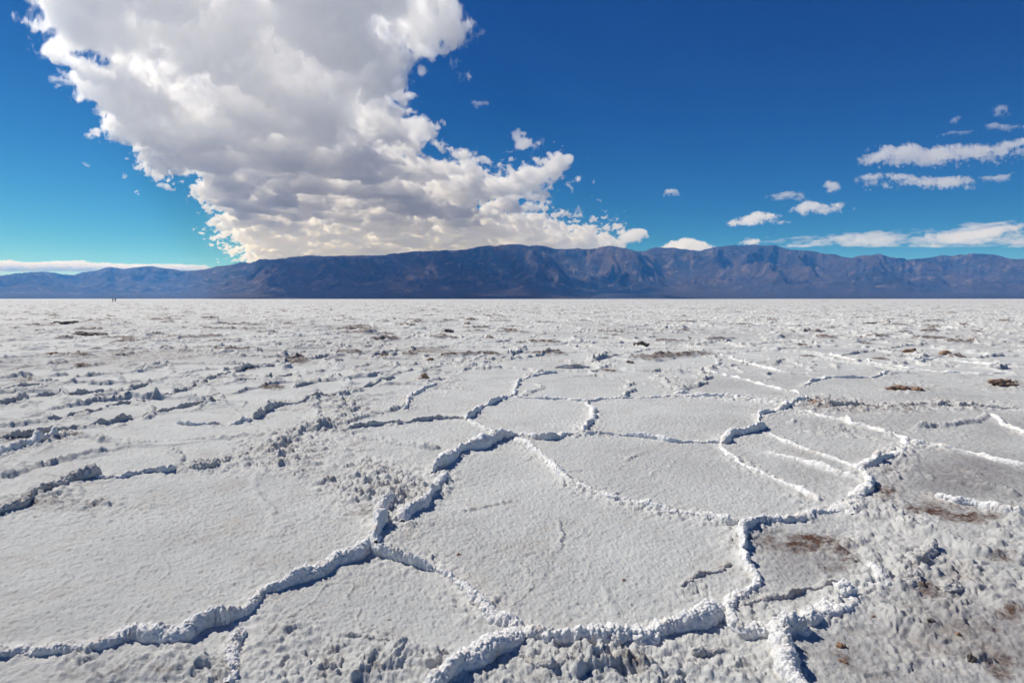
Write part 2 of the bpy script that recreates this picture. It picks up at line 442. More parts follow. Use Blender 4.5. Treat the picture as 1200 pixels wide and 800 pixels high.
def ground_fields(X, Y):
    """height, dirt, damp, crust of the salt flat at points X, Y (metres)"""
    X = np.asarray(X, F32); Y = np.asarray(Y, F32)
    r = np.sqrt(X * X + Y * Y)
    near = r < 700
    h = np.zeros(X.shape, F32); dirt = np.zeros(X.shape, F32); damp = np.zeros(X.shape, F32); crust = np.zeros(X.shape, F32)
    x = X[near]; y = Y[near]; rr = r[near]
    px, py = to_px(x, y, np.zeros_like(x))
    front = (y > 0.5)
    px = np.where(front, px, -9999); py = np.where(front, py, 9999)
    lim = 426 + 42 * sstep(560, 380, px)                       # on the left fewer ridges are traced far out
    traced = sstep(-80, -20, px) * (1 - sstep(1210, 1280, px)) * sstep(lim, lim + 26, py)
    free = 1 - traced
    sec = np.maximum(free, 0.30 * sstep(720, 480, py) * sstep(560, 300, px))  # weaker ridges between the traced ones
    # warped polygons of heaved crust for everything the traced ridges do not cover
    wx = fbm2(x * 0.35, y * 0.35, 4) * 0.9 + fbm2(x * 2.1, y * 2.1, 3) * 0.17
    wy = fbm2(x * 0.35 + 40, y * 0.35 + 11, 4) * 0.9 + fbm2(x * 2.1 + 70, y * 2.1, 3) * 0.17
    f1, f2, idv = worley2((x + wx) / CELL, (y + wy) / CELL)
    e = (f2 - f1) * CELL
    g1, g2, _ = worley2((x + wx * 1.6) / (CELL * 0.52) + 9, (y + wy * 1.6) / (CELL * 0.52))
    e2 = (g2 - g1) * CELL * 0.52
    brk = sstep(-0.45, 0.25, fbm2(x * 0.5 + 5, y * 0.5, 3))
    brk2 = sstep(0.0, 0.5, fbm2(x * 0.6 + 25, y * 0.6 + 8, 3))
    lump = 0.45 + 0.65 * vn2(x * 3, y * 3) + 0.55 * (vn2(x * 11, y * 11) - 0.5)
    farther = 1 + 0.5 * sstep(12, 60, rr)
    wd = 0.075 + 0.05 * sstep(12, 40, rr)
    rid = np.exp(-(e / wd) ** 2) * (0.50 + 0.50 * brk) * 0.10 + np.exp(-(e2 / (wd * 0.7)) ** 2) * brk2 * 0.055
    rid = rid * np.clip(lump, 0.1, 2) * farther
    step_ = (idv - 0.5) * 0.035 * sstep(0.0, 0.06, e)             # plates lie at slightly different heights
    # broken crust
    rub = blob_sum(px, py, RUBBLE)
    leftish = sstep(0.25, -0.35, x / np.maximum(y, 1) * 1.0)
    pat = sstep(0.05, 0.6, fbm2(x * 0.45 + 9, y * 0.45 + 3, 4) + 0.20 * leftish + 0.10)
    band = np.exp(-(e / 0.30) ** 2)
    rub = np.maximum(rub, free * pat * (0.15 + 0.85 * band) * 0.75)
    rub = np.maximum(rub, sec * 0.6 * band * (pat > 0.05))
    edge = fbm2(x * 3.3, y * 3.3, 4) * 0.45
    rub = np.clip(rub * 1.25 - 0.18 + edge * (rub > 0.05), 0, 1.7)
    dome = lambda q: np.sqrt(np.clip(1 - q * q, 0, 1))
    w1, _, id1 = worley2(x * 9 + wx * 2, y * 9 + wy * 2)
    w2, _, id2 = worley2(x * 22 + wx * 3, y * 22)
    w4, _, id4 = worley2(x * 47, y * 47)
    jag = fbm2(x * 38, y * 38, 3, 0.6)
    nod = dome(w1 / (0.16 + 0.40 * id1)) * (id1 > 0.45) * (0.5 + 0.6 * id1) * (1 + 0.28 * jag)
    nod2 = dome(w2 / (0.22 + 0.5 * id2)) * (id2 > 0.3) * (1 + 0.28 * jag)
    nod3 = dome(w4 / 0.6) * (id4 > 0.4)
    fine = (1 - sstep(9, 22, rr))
    rgh = ridged2(x * 4.0, y * 4.0, 6, 0.62) - 0.3
    crk = -np.clip(0.16 - np.abs(fbm2(x * 5 + 30, y * 5, 4)), 0, 1) * 0.16
    size = 1 - 0.55 * sstep(3.6, 2.6, rr)
    clod = rub * (0.034 * nod * size + 0.015 * nod2 + 0.006 * nod3 + 0.022 * rgh + 0.010 * fine * (ridged2(x * 20 + 4, y * 20, 4, 0.68) - 0.35) + crk * 0.7 + 0.005 * jag) * np.where(rr > 14, 0.85, 1 - 0.25 * sstep(3.6, 2.6, rr))
    # far knobs
    w3, _, id3 = worley2(x * 1.1 + 3, y * 1.1)
    knob = free * (id3 > 0.93) * np.clip(1 - w3 * 3.4, 0, 1) ** 0.8 * 0.09 * (0.4 + 0.6 * vn2(x * 12, y * 12))
    # soft undulation and grain of the plates
    und = fbm2(x * 0.9, y * 0.9, 4) * 0.010 + fbm2(x * 0.12, y * 0.12, 3) * 0.03 * sstep(6, 20, rr)
    patch = sstep(-0.4, 0.5, fbm2(x * 1.3 + 3, y * 1.3 + 44, 3))
    gr = fbm2(x * 30, y * 30, 4, 0.75) * (0.0026 + 0.0040 * patch) * fine
    pit, _, idp = worley2(x * 26 + 50, y * 26 + x * 9)
    pits = -dome(pit / (0.10 + 0.28 * idp)) * (idp > 0.5) * 0.0045 * fine
    pim, _, idm = worley2(x * 31 + 90, y * 31)
    pits = pits + dome(pim / (0.10 + 0.25 * idm)) * (idm > 0.6) * 0.0045 * fine
    h1, h2, _ = worley2((x + wx * 1.2) * 0.9 + 60, (y + wy * 1.2) * 0.9)
    hair = np.exp(-((h2 - h1) / 0.012) ** 2) * sstep(0.05, 0.4, fbm2(x * 0.8 + 15, y * 0.8, 3)) * 0.007 * fine
    streak = fbm2(x * 7 + y * 5, (y - x) * 22, 3) * 0.0018 * fine
    hh = und + gr + pits + hair + streak + rid * sec + step_ * free + clod + knob
    # fade with distance: stay flat but broken up far away
    hh = hh * (1 - 0.70 * sstep(120, 650, rr))
    st = blob_sum(px, py, STAIN)
    st = st * (0.55 + 0.9 * vn2(x * 6 + 4, y * 6))
    st = np.maximum(st, free * 0.5 * sstep(0.38, 0.70, fbm2(x * 0.30 + 70, y * 0.30, 4) + 0.18 * leftish) * sstep(0.15, 0.6, rub + 0.1))
    st = np.maximum(st, 0.42 * sstep(0.40, 0.9, rub) * (id1 > 0.62))
    st = np.maximum(st, 0.30 * sstep(0.35, 0.8, rub) * sstep(0.0, 0.5, fbm2(x * 2.2 + 33, y * 2.2, 3)))
    st = np.maximum(st, 0.9 * (knob > 0.02) * (id3 > 0.965))
    # small heaps of crust, coloured dark, all over the distance, more of them on the left
    w5, _, id5 = worley2((x + wx) * 0.38 + 21, (y + wy) * 0.75)
    heap = free * sstep(11, 16, rr) * (id5 > 0.80 - 0.22 * leftish) * np.clip(1 - w5 * (2.2 + 2.5 * vn2(x * 3, y * 3)), 0, 1)
    hh = hh + 0.16 * np.sqrt(heap) * (0.3 + 0.7 * vn2(x * 7, y * 7)) * (1 - 0.6 * sstep(120, 650, rr))
    st = np.maximum(st, 0.85 * sstep(0.05, 0.35, heap) * (id5 > 0.72))
    dm = blob_sum(px, py, DAMP) + 0.30 * free * sstep(0.1, 0.5, fbm2(x * 0.2 + 30, y * 0.2 + 60, 3)) + 0.13 * sstep(0.0, 0.7, fbm2(x * 0.9 + 3, y * 0.9 + 6, 5)) + 0.12 * sstep(0.1, 0.8, fbm2(x * 4 + 3, y * 4 + 6, 4))
    cr0 = blob_sum(px, py, CRUST) * sstep(0.35, 0.62, vn2(x * 5 + 8, y * 5) * 0.6 + vn2(x * 14, y * 14) * 0.4)
    cr = np.clip(cr0 + rid * sec * 6 + rub * 0.55 * (0.35 + 0.65 * np.maximum(nod, nod2)), 0, 1)
    h[near] = hh; dirt[near] = st; damp[near] = dm; crust[near] = cr
    far = ~near
    crust[far] = 0.3
    return h, dirt, damp, crust


# low heaved lines of crust farther out: width cm, height cm, pixels
LOW = [(12,9,[(400,408),(425,407),(453,405)]),(11,8,[(430,402),(453,400)]),(12,8,[(543,420),(563,420)]),(16,15,[(597,417),(605,412),(613,408)]),(14,9,[(657,403),(680,403),(700,400)]),
 (14,11,[(690,427),(700,420),(713,412)]),(12,9,[(547,432),(560,427),(570,425)]),(10,7,[(493,437),(505,433),(520,430)]),(11,8,[(400,430),(418,431),(433,428)]),(12,9,[(310,420),(330,419),(347,415)]),
 (12,9,[(363,437),(380,432),(397,422)]),(12,9,[(147,407),(165,406),(183,407)]),(12,9,[(160,433),(175,431),(190,428)]),(13,10,[(-10,427),(7,425),(30,423),(53,420)]),(13,10,[(63,435),(90,432),(117,427)]),
 (12,9,[(90,443),(120,440),(150,437)]),(12,9,[(890,425),(905,426),(915,425)]),(13,9,[(767,443),(780,449),(800,458)]),(11,8,[(200,442),(225,437),(260,432)]),(12,9,[(20,445),(45,442),(75,440)]),
 (11,8,[(455,418),(470,414),(490,413)]),(12,9,[(340,405),(365,402),(390,402)]),(12,9,[(230,412),(255,411),(283,407)]),(12,9,[(60,404),(90,402),(125,403)]),(12,8,[(770,418),(800,416),(835,418)]),
 (14,9,[(880,403),(915,400),(950,402)]),(12,8,[(1000,404),(1040,407),(1080,405)]),(14,9,[(1110,404),(1150,407),(1200,408)]),(10,6,[(0,560),(30,548),(75,541),(120,530)]),(9,5,[(170,520),(215,514),(262,515)]),
 (9,6,[(640,447),(668,441),(700,441),(735,446)]),(10,6,[(750,432),(790,432),(822,434)]),(9,6,[(930,497),(985,503),(1040,512)]),(10,6,[(1080,500),(1120,497),(1165,489)]),(9,6,[(420,515),(465,520),(510,524)]),
 (10,7,[(395,498),(415,492),(450,482),(474,478)]),(9,6,[(1090,560),(1130,566),(1180,575)]),(12,7,[(1060,618),(1085,625),(1120,640),(1165,652)]),(9,6,[(1120,690),(1150,700),(1200,722)]),(9,5,[(1030,720),(1070,735),(1110,760),(1165,785)]),
 (10,6,[(690,780),(735,772),(790,776),(840,783)]),(9,6,[(420,790),(460,780),(505,785)]),(9,5,[(100,790),(160,778),(230,782)]),(3.5,1.6,[(600,682),(613,675),(640,664),(653,657),(664,645),(667,637),(663,622),(660,610)]),(5,2.2,[(660,556),(690,548),(725,543),(757,532)]),(6,3,[(260,473),(280,482),(296,492)]),(9,6,[(205,553),(222,549),(240,547)]),(11,8,[(285,540),(305,530),(330,516)]),(11,8,[(333,513),(355,505),(383,500),(405,490)]),(9,7,[(323,430),(345,425),(365,423)]),(9,7,[(377,465),(395,462),(415,458)]),(10,7,[(-10,500),(25,498),(52,495)]),(10,7,[(30,470),(40,480),(52,494)]),(9,6,[(123,460),(137,458),(160,470)]),(4,2,[(520,600),(560,590),(600,588)]),(6,3,[(480,530),(510,540),(512,551)]),
 (9,6.5,[(160,472),(172,481),(167,490)]),(9,6.5,[(233,450),(250,460),(260,472)]),(9,6.5,[(100,485),(110,492),(133,497)]),(9,6.5,[(60,452),(78,457),(83,463)]),(9,6.5,[(183,449),(200,454),(217,457)]),(9,6.5,[(323,430),(335,437),(345,441)]),(9,6.5,[(260,432),(270,440),(273,448)]),(9,6.5,[(345,441),(350,448),(343,455)]),(9,6.5,[(400,445),(405,455),(400,463)]),(9,6.5,[(462,444),(480,441),(495,447)]),(9,6.5,[(53,420),(60,428),(63,435)]),(9,6.5,[(117,427),(140,429),(160,433)]),(9,6.5,[(190,428),(197,435),(200,442)]),(9,6.5,[(400,430),(388,426),(397,422)]),(9,6.5,[(433,428),(447,422),(455,418)]),(9,6.5,[(520,430),(535,426),(543,420)]),(9,6.5,[(563,420),(580,420),(597,417)]),(9,6.5,[(735,446),(738,455),(733,467)]),(9,6.5,[(640,447),(628,456),(612,465)]),(9,6.5,[(822,434),(828,444),(802,458)]),(9,6.5,[(367,466),(372,480),(381,498)]),(9,6.5,[(200,528),(206,540),(207,552)]),(9,6.5,[(85,508),(120,515),(170,520)]),(9,6.5,[(0,437),(12,445),(20,445)]),(9,6.5,[(283,407),(300,412),(310,420)]),(9,6.5,[(835,418),(845,424),(830,434)])]
CRUST = [(1060,620,45,18,.7),(1110,650,70,14,.6),(1040,700,50,20,.6),(1120,770,60,16,.6),(1180,690,40,18,.6),(960,775,30,18,.5),(1000,620,30,20,.5),(430,565,60,22,.5),(345,520,55,24,.4),(640,770,200,10,.5)]


def build_ground():
    fine_a = np.arange(-50, 50.001, 0.078)
    a = np.concatenate([np.arange(-180, -50, 1.0), fine_a, np.arange(51, 180, 1.0)])
    a = np.radians(a)
    r = [0.35]
    while r[-1] < 45000:
        q = r[-1]
        k = 0.05 if q < 1.75 else 0.0030 if q < 40 else 0.0068 if q < 350 else 0.09
        r.append(q * (1 + k))
    r = np.array(r)
    r[-1] = 45000
    RR, AA = np.meshgrid(r, a, indexing='ij')
    X = (RR * np.sin(AA)).astype(F32); Y = (RR * np.cos(AA)).astype(F32)
    Z = np.zeros_like(X); dirt = np.zeros_like(X); damp = np.zeros_like(X); crust = np.zeros_like(X)
    step = 200
    for i in range(0, len(r), step):
        s = slice(i, i + step)
        Z[s], dirt[s], damp[s], crust[s] = ground_fields(X[s], Y[s])
    # gentle apron of heaved crust under each traced ridge
    add = np.zeros_like(Z); addr = np.zeros_like(Z)
    for (lab, w, h, mt, g) in RIDGE_PATHS:
        pts, t = resample(g, 0.03 + 0.004 * np.linalg.norm(g.mean(0)))
        bw = w * 1.25
        lo = pts.min(0) - bw * 4; hi = pts.max(0) + bw * 4
        sel = np.nonzero((X > lo[0]) & (X < hi[0]) & (Y > lo[1]) & (Y < hi[1]))
        if len(sel[0]) == 0: continue
        xs = X[sel]; ys = Y[sel]
        d2 = np.full(xs.shape, 1e9, F32)
        for p in pts:
            d2 = np.minimum(d2, (xs - p[0]) ** 2 + (ys - p[1]) ** 2)
        d = np.sqrt(d2) / bw
        f = np.exp(-d * d * 1.2)
        w1 = vn2(xs * 30, ys * 30)
        add[sel] = np.maximum(add[sel], h * f * (0.10 + 0.20 * w1 * w1))
        f2 = np.exp(-(d * bw / (w * 1.5 + 0.03)) ** 2) * sstep(-0.15, 0.5, fbm2(xs * 2.3 + 7, ys * 2.3, 3))
        wa, _, ia = worley2(xs * 30, ys * 30)
        wb, _, ib = worley2(xs * 21 + 3, ys * 21)
        dome = lambda q: np.sqrt(np.clip(1 - (q * 1.5) ** 2, 0, 1))
        addr[sel] = np.maximum(addr[sel], f2 * (0.013 * dome(wa) * (ia > 0.3) + 0.022 * dome(wb) * (ib > 0.6)))
        crust[sel] = np.maximum(crust[sel], 0.6 * f2 * ((ia > 0.3) | (ib > 0.45)))
        crust[sel] = np.maximum(crust[sel], (f * (0.5 + 0.6 * w1) if mt == 'w' else f * 0.4))
    for (w, h, pp) in LOW:
        g = smooth_path(np.array([to_ground(*p) for p in pp]), 2)
        pts, t = resample(g, 0.05)
        bw = w / 100.0 * 0.55
        lo = pts.min(0) - bw * 4; hi = pts.max(0) + bw * 4
        sel = np.nonzero((X > lo[0]) & (X < hi[0]) & (Y > lo[1]) & (Y < hi[1]))
        xs = X[sel] + 0.10 * fbm2(X[sel] * 2.5, Y[sel] * 2.5, 3); ys = Y[sel] + 0.10 * fbm2(X[sel] * 2.5 + 30, Y[sel] * 2.5, 3)
        d2 = np.full(xs.shape, 1e9, F32)
        for p in pts:
            d2 = np.minimum(d2, (xs - p[0]) ** 2 + (ys - p[1]) ** 2)
        d = np.sqrt(d2) / bw
        f = np.sqrt(np.clip(1 - (d * 0.8) ** 2, 0, 1)) * (0.35 + 0.75 * vn2(xs * 5, ys * 5) + 0.5 * (vn2(xs * 17, ys * 17) - 0.5))
        f = f * (0.8 + 0.5 * fbm2(xs * 26, ys * 26, 4, 0.6)) * sstep(0.12, 0.4, vn2(xs * 1.3 + 3, ys * 1.3))
        add[sel] = np.maximum(add[sel], h / 100.0 * f)
        crust[sel] = np.maximum(crust[sel], 0.4 * f)
    Z += add + addr
    verts = np.stack([X, Y, Z], -1).reshape(-1, 3)
    n, m = X.shape
    quads = grid_quads(n, m, True)
    quads = quads[:, ::-1]
    # close the middle under the camera
    c = len(verts)
    verts = np.concatenate([verts, [[0, 0, 0]]])
    j = np.arange(m)
    cap = np.stack([j, np.full(m, c), np.full(m, c), (j + 1) % m], -1)
    me = fast_mesh('salt_flat', verts, quads, M_GROUND,
                   {'dirt': np.append(dirt.ravel(), 0), 'damp': np.append(damp.ravel(), 0), 'crust': np.append(crust.ravel(), 0)})
    o = link('ground', me)
    tag(o, 'cracked white salt flat reaching to the foot of the mountains', 'salt flat', kind='structure')
    return o


build_ground()


def ground_z(x, y):
    return float(ground_fields(np.array([x], F32), np.array([y], F32))[0][0])


# ------------------------------------------------------------------ ridges as objects
def build_ridge(idx, lab, w, h, mt, g):
    dist = float(np.median(np.hypot(g[:, 0], g[:, 1])))
    ds = max(0.0030, 0.00115 * dist)
    pts, t = resample(g, ds)
    off = 13.7 * idx
    # wobble of the line
    tan = np.gradient(pts, axis=0)
    tan /= np.maximum(np.linalg.norm(tan, axis=1, keepdims=True), 1e-9)
    nor = np.stack([tan[:, 1], -tan[:, 0]], 1)
    wob = fbm2(t / (w * 3.2) + off, np.full_like(t, off), 3) * w * 0.55
    pts = pts + nor * wob[:, None]
    tan = np.gradient(pts, axis=0)
    tan /= np.maximum(np.linalg.norm(tan, axis=1, keepdims=True), 1e-9)
    nor = np.stack([tan[:, 1], -tan[:, 0]], 1)
    L = t[-1]
    endl = min(0.12 * L, w * 1.3)
    taper = np.clip(np.minimum(t, L - t) / endl, 0, 1)
    taper = np.sqrt(np.clip(1 - (1 - taper) ** 2, 0, 1))
    w = w * (1 - 0.28 * sstep(4.5, 8, dist))
    hv = h * (0.84 + 0.70 * fbm2(t / (w * 4.0) + off * 2, np.full_like(t, 3 + off), 3)) * (0.25 + 0.75 * taper)
    wv = w * (0.86 + 0.78 * fbm2(t / (w * 3.0) + off * 3, np.full_like(t, 8 + off), 3)) * (0.35 + 0.65 * taper)
    if mt == 'd':
        gap = sstep(-0.55, 0.0, fbm2(t / (w * 6.0) + off * 5, np.full_like(t, 21 + off), 3))
        hv = hv * (0.72 + 0.28 * gap)
    hv = np.clip(hv, 0.34 * h, 1.7 * h); wv = np.clip(wv, 0.3 * w, 1.7 * w)
    arc = 2.2 * max(w, h)
    M = int(np.clip(arc / ds, 16, 84))
    v = np.linspace(0, math.pi, M)
    cx = -np.sign(np.cos(v)) * np.abs(np.cos(v)) ** 0.8
    cz = np.sin(v) ** 0.85
    sx = cx[None, :] * wv[:, None] * 0.5
    sz = cz[None, :] * hv[:, None]
    # the crest leans to one side or the other and breaks into teeth
    lean = 0.30 * fbm2(t / (w * 2.6) + off * 7, np.full_like(t, 31 + off), 3)
    sx = sx + (lean * wv * 0.5)[:, None] * cz[None, :] ** 1.5
    teeth = fbm2(t / (w * 0.55) + off * 9, np.full_like(t, 41 + off), 3)
    sz = sz * (1 + 0.20 * teeth[:, None] * cz[None, :] ** 2)
    base = ground_fields(pts[:, 0].astype(F32), pts[:, 1].astype(F32))[0]
    X = pts[:, 0:1] + nor[:, 0:1] * sx
    Y = pts[:, 1:2] + nor[:, 1:2] * sx
    Z = sz + base[:, None]
    # outward normals
    nx = cx[None, :] / (wv[:, None] * 0.5); nz = cz[None, :] / hv[:, None]
    nl = np.sqrt(nx * nx + nz * nz); nx = nx / nl; nz = nz / nl
    k1 = 1 / (w * 0.25); k2 = 1 / (w * 0.15)
    o3 = off % 40
    # rounded nodules, stretched upright like flutes on the flanks
    w1 = worley3(X * k1 + o3, Y * k1, Z * k1 * 0.33)
    w2 = worley3(X * k2, Y * k2 + o3, Z * k2 * 0.55)
    w3 = worley3(X * k1 * 0.36, Y * k1 * 0.36 + o3, Z * k1 * 0.36)
    amp = 0.13 if mt == 'w' else 0.26
    disp = w * (amp * (0.62 - w1) + 0.15 * (0.6 - w2) + (0.14 if mt == 'w' else 0.34) * (0.55 - w3))
    disp = disp + 0.07 * w * fbm3(X * 4 / w, Y * 4 / w, Z * 2.5 / w, 4, 0.65)
    fadeb = np.clip(cz[None, :] * 2.2, 0.35, 1)
    disp = disp * fadeb * (0.4 + 0.6 * taper[:, None])
    X = X + nor[:, 0:1] * nx * disp
    Y = Y + nor[:, 1:2] * nx * disp
    Z = Z + nz * disp
    # bury both edges in the ground
    X[:, 0] += -0; Z[:, 0] = base - 0.035; Z[:, -1] = base - 0.035
    c = pts[len(pts) // 2]
    org = np.array([c[0], c[1], 0.0])
    verts = np.stack([X, Y, Z], -1).reshape(-1, 3) - org
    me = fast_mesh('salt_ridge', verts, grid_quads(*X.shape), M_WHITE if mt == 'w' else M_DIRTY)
    o = link('salt_ridge', me, loc=org)
    tag(o, lab, 'salt ridge', 'salt ridges around the plates of the salt flat')


for i, rp in enumerate(RIDGE_PATHS):
    build_ridge(i + 1, *rp)


# ------------------------------------------------------------------ loose clods
def ico(sub):
    bm = bmesh.new()
    bmesh.ops.create_icosphere(bm, subdivisions=sub, radius=1)
    v = np.array([p.co[:] for p in bm.verts]); f = np.array([[q.index for q in p.verts] for p in bm.faces])
    bm.free()
    return v, f


ICO = {s: ico(s) for s in (3, 4, 5, 6)}
# name, label, category, material, pixel, size cm (x, y, z), turn, detail
CLODS = [
 ('salt_clump', 'big cauliflower shaped white salt clump with a cavity and a long black shadow', 'salt clump', M_WHITE, (926,741), (15,12,12), 0.2, 6),
 ('salt_clump', 'white salt knob at the end of the lumpy ridge at lower right', 'salt clump', M_WHITE, (990,697), (10,10,9), 0.5, 5),
 ('salt_clump', 'white salt knob next to the big shadowed clump, on the lumpy ridge', 'salt clump', M_WHITE, (945,729), (8,8,7.5), 1.5, 5),
 ('salt_clump', 'rounded white cap on top of the tall forked crest', 'salt clump', M_WHITE, (452,594), (10,9,12), 0.9, 5),
 ('mud_clod', 'orange brown clod of mud standing left of the picture centre on white salt', 'mud clod', M_BROWN, (497,446), (27,22,12), 0.3, 5),
 ('mud_clod', 'smaller reddish clod farther off, up left of the orange brown clod', 'mud clod', M_BROWN, (451,417), (26,22,10), 1.3, 4),
 ('mud_clod', 'flat tan clod just right of and beyond the orange brown clod', 'mud clod', M_BROWN, (504,423), (28,22,9), 2.0, 4),
 ('mud_clod', 'small black clod far out on the flat above centre', 'mud clod', M_DARK, (523,389), (60,50,20), 0.4, 4),
 ('mud_clod', 'dark cone of crust far out right of centre', 'mud clod', M_DARK, (752,406), (46,40,26), 2.6, 4),
 ('mud_clod', 'small grey stone shaped clod below the dark cone', 'mud clod', M_DARK, (740,425), (20,18,9), 1.1, 4),
 ('salt_slab', 'grey log shaped slab of crust lying across the far middle plates', 'salt slab', M_DIRTY, (670,431), (66,22,13), 0.0, 5),
 ('mud_clod', 'tiny tan pebble of mud on the big central plate near the tall crest', 'mud clod', M_BROWN, (538,648), (3.6,2.6,1.4), 0.2, 3),
 ('mud_clod', 'tiny brown pebble of mud on the right half of the big central plate', 'mud clod', M_BROWN, (731,679), (2.4,1.8,1.0), 0.8, 3),
 ('mud_clod', 'tiny reddish chip on the plate left of the bottom centre junction', 'mud clod', M_BROWN, (456,727), (3.2,1.4,0.9), 0.1, 3),
 ('salt_clod', 'grey pebble of salt in the rubble left of the tall crest', 'salt clod', M_DIRTY, (423,578), (5.5,5,4.5), 0.6, 4),
 ('salt_clod', 'small white ball of salt in the shadow of the tall crest', 'salt clod', M_WHITE, (463,610), (4.2,4,4), 0.6, 4),
 ('mud_clod', 'upright grey brown egg shaped lump near the lower right corner', 'mud clod', M_DARK, (1138,775), (3.4,3.2,5), 0.4, 4),
 ('mud_clod', 'dark brown crumbly lump right of and below the big salt clump', 'mud clod', M_BROWN, (986,757), (4.5,3.6,1.8), 0.7, 4),
 ('mud_clod', 'dark brown lump nearer the bottom edge than the crumbly lump', 'mud clod', M_BROWN, (989,774), (3.6,3,1.6), 1.9, 4),
 ('mud_clod', 'reddish lump low on the rough ground in the lower right', 'mud clod', M_BROWN, (1123,743), (2.8,2.4,1.5), 1.2, 4),
 ('mud_clod', 'flat dark chip on the rough ground above the reddish lump', 'mud clod', M_DARK, (1090,731), (3.6,2.2,1.1), 0.2, 4),
 ('mud_clod', 'small brown lump beside the tan crusted ridge at right', 'mud clod', M_BROWN, (1024,724), (2.8,2.6,1.4), 2.2, 4),
 ('salt_clod', 'grey crumbly hump of crust right of the tan crusted ridge', 'salt clod', M_DIRTY, (1115,689), (15,9,5), 0.5, 5),
 ('mud_clod', 'brown lump of mud at the foot of the lower left ridge', 'mud clod', M_BROWN, (222,741), (8,4,3), 0.3, 4),
 ('mud_clod', 'broad brown clod on a pale plate near the right edge', 'mud clod', M_BROWN, (1055,456), (44,22,7), 0.1, 5),
 ('mud_clod', 'smaller brown clod beside the broad brown clod near the right edge', 'mud clod', M_BROWN, (1076,457), (20,15,7), 1.0, 4),
 ('mud_clod', 'dark brown heap of crust at the right edge, level with the broad clod', 'mud clod', M_BROWN, (1172,452), (46,24,9), 0.2, 5),
 ('mud_clod', 'brown crumbly heap where the knobbed ridge meets the tan band', 'mud clod', M_BROWN, (962,474), (34,20,8), 0.1, 5),
 ('mud_clod', 'small far brown clod in the right distance', 'mud clod', M_BROWN, (1068,413), (44,36,14), 0.7, 4),
 ('mud_clod', 'paler brown clod right of the small far brown clod', 'mud clod', M_BROWN, (1108,415), (46,30,12), 0.4, 4),
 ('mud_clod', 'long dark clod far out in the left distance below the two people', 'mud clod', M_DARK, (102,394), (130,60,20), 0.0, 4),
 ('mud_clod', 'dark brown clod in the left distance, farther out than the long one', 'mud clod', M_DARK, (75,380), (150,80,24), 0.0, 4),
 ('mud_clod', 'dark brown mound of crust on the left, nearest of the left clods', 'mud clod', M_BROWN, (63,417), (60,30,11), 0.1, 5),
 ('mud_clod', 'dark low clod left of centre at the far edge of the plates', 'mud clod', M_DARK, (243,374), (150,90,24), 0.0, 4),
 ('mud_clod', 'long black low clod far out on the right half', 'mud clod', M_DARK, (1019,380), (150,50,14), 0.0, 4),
]
for (nm, lab, cat, mt, p, sz, turn, sub) in CLODS:
    v, f = ICO[sub]
    s = np.array(sz) / 100.0
    k = RNG.random(3) * 30
    n1 = worley3(v[:, 0] * 1.5 + k[0], v[:, 1] * 1.5 + k[1], v[:, 2] * 1.5 + k[2])
    n2 = worley3(v[:, 0] * 3.6 + k[0], v[:, 1] * 3.6 + k[1], v[:, 2] * 3.6 + k[2])
    n3 = worley3(v[:, 0] * 8 + k[0], v[:, 1] * 8 + k[1], v[:, 2] * 8 + k[2])
    rad = 0.98 + 0.55 * (0.55 - n1) + 0.30 * (0.55 - n2) + 0.13 * (0.5 - n3) + 0.10 * fbm3(v[:, 0] * 2 + k[1], v[:, 1] * 2, v[:, 2] * 2 + k[0], 3)
    q = v * rad[:, None]
    if mt in (M_BROWN, M_DARK):                 # crumbly mud: broken and irregular
        rad = 0.85 + 0.75 * fbm3(v[:, 0] * 1.3 + k[0], v[:, 1] * 1.3 + k[1], v[:, 2] * 1.3 + k[2], 5, 0.58) + 0.18 * (0.5 - n2)
        q = v * np.clip(rad, 0.3, 1.6)[:, None]
    if 'cavity' in lab:                         # hollow open to the near side
        d = np.array([0.05, -0.92, 0.30]); d /= np.linalg.norm(d)
        c = v @ d
        q = q * (1 - 0.50 * sstep(0.80, 0.95, c))[:, None]
    q[:, 2] = np.where(q[:, 2] < -0.25, -0.25 + (q[:, 2] + 0.25) * 0.3, q[:, 2])
    q = q * np.array([s[0] / 2, s[1] / 2, s[2] * 0.78])
    g = to_ground(*p)
    z = ground_z(*g)
    o = link(nm, fast_mesh(nm, q, f, mt), loc=(g[0], g[1], z - s[2] * 0.04))
    o.rotation_euler = (0, 0, turn)
    tag(o, lab, cat, 'loose clods on the salt')

# ------------------------------------------------------------------ mountains
SKYL = [(-420,330),(-200,326),(-80,320),(0,322),(30,319.5),(50,317),(75,320),(87,321.7),(105,317),(130,312),(147,314),(162,312.5),(177,312),(195,314.5),(213,317.7),(240,315.7),(255,312),(267,310),(287,306),(293,307),
 (310,303),(323,304),(345,301),(363,299),(380,300),(400,299),(425,299.5),(453,298),(463,296),(475,296.7),(482,294),(510,293),(530,293),(547,291.7),(560,288),(580,287.5),(600,286.7),(620,287),(633,288),(653,291),(680,291.5),
 (700,290),(715,287),(733,290),(745,293.5),(753,294),(762,291),(773,289),(790,290.5),(800,291),(820,293),(835,290),(850,288),(865,287.5),(880,286.7),(903,287),(918,290),(933,293),(953,294),(975,297.5),(997,301.7),(1012,299),(1030,298),(1050,301),
 (1063,304),(1073,303),(1093,300.7),(1120,298.5),(1143,296.7),(1163,297.7),(1183,302.7),(1200,304),(1260,309),(1400,316),(1700,330)]


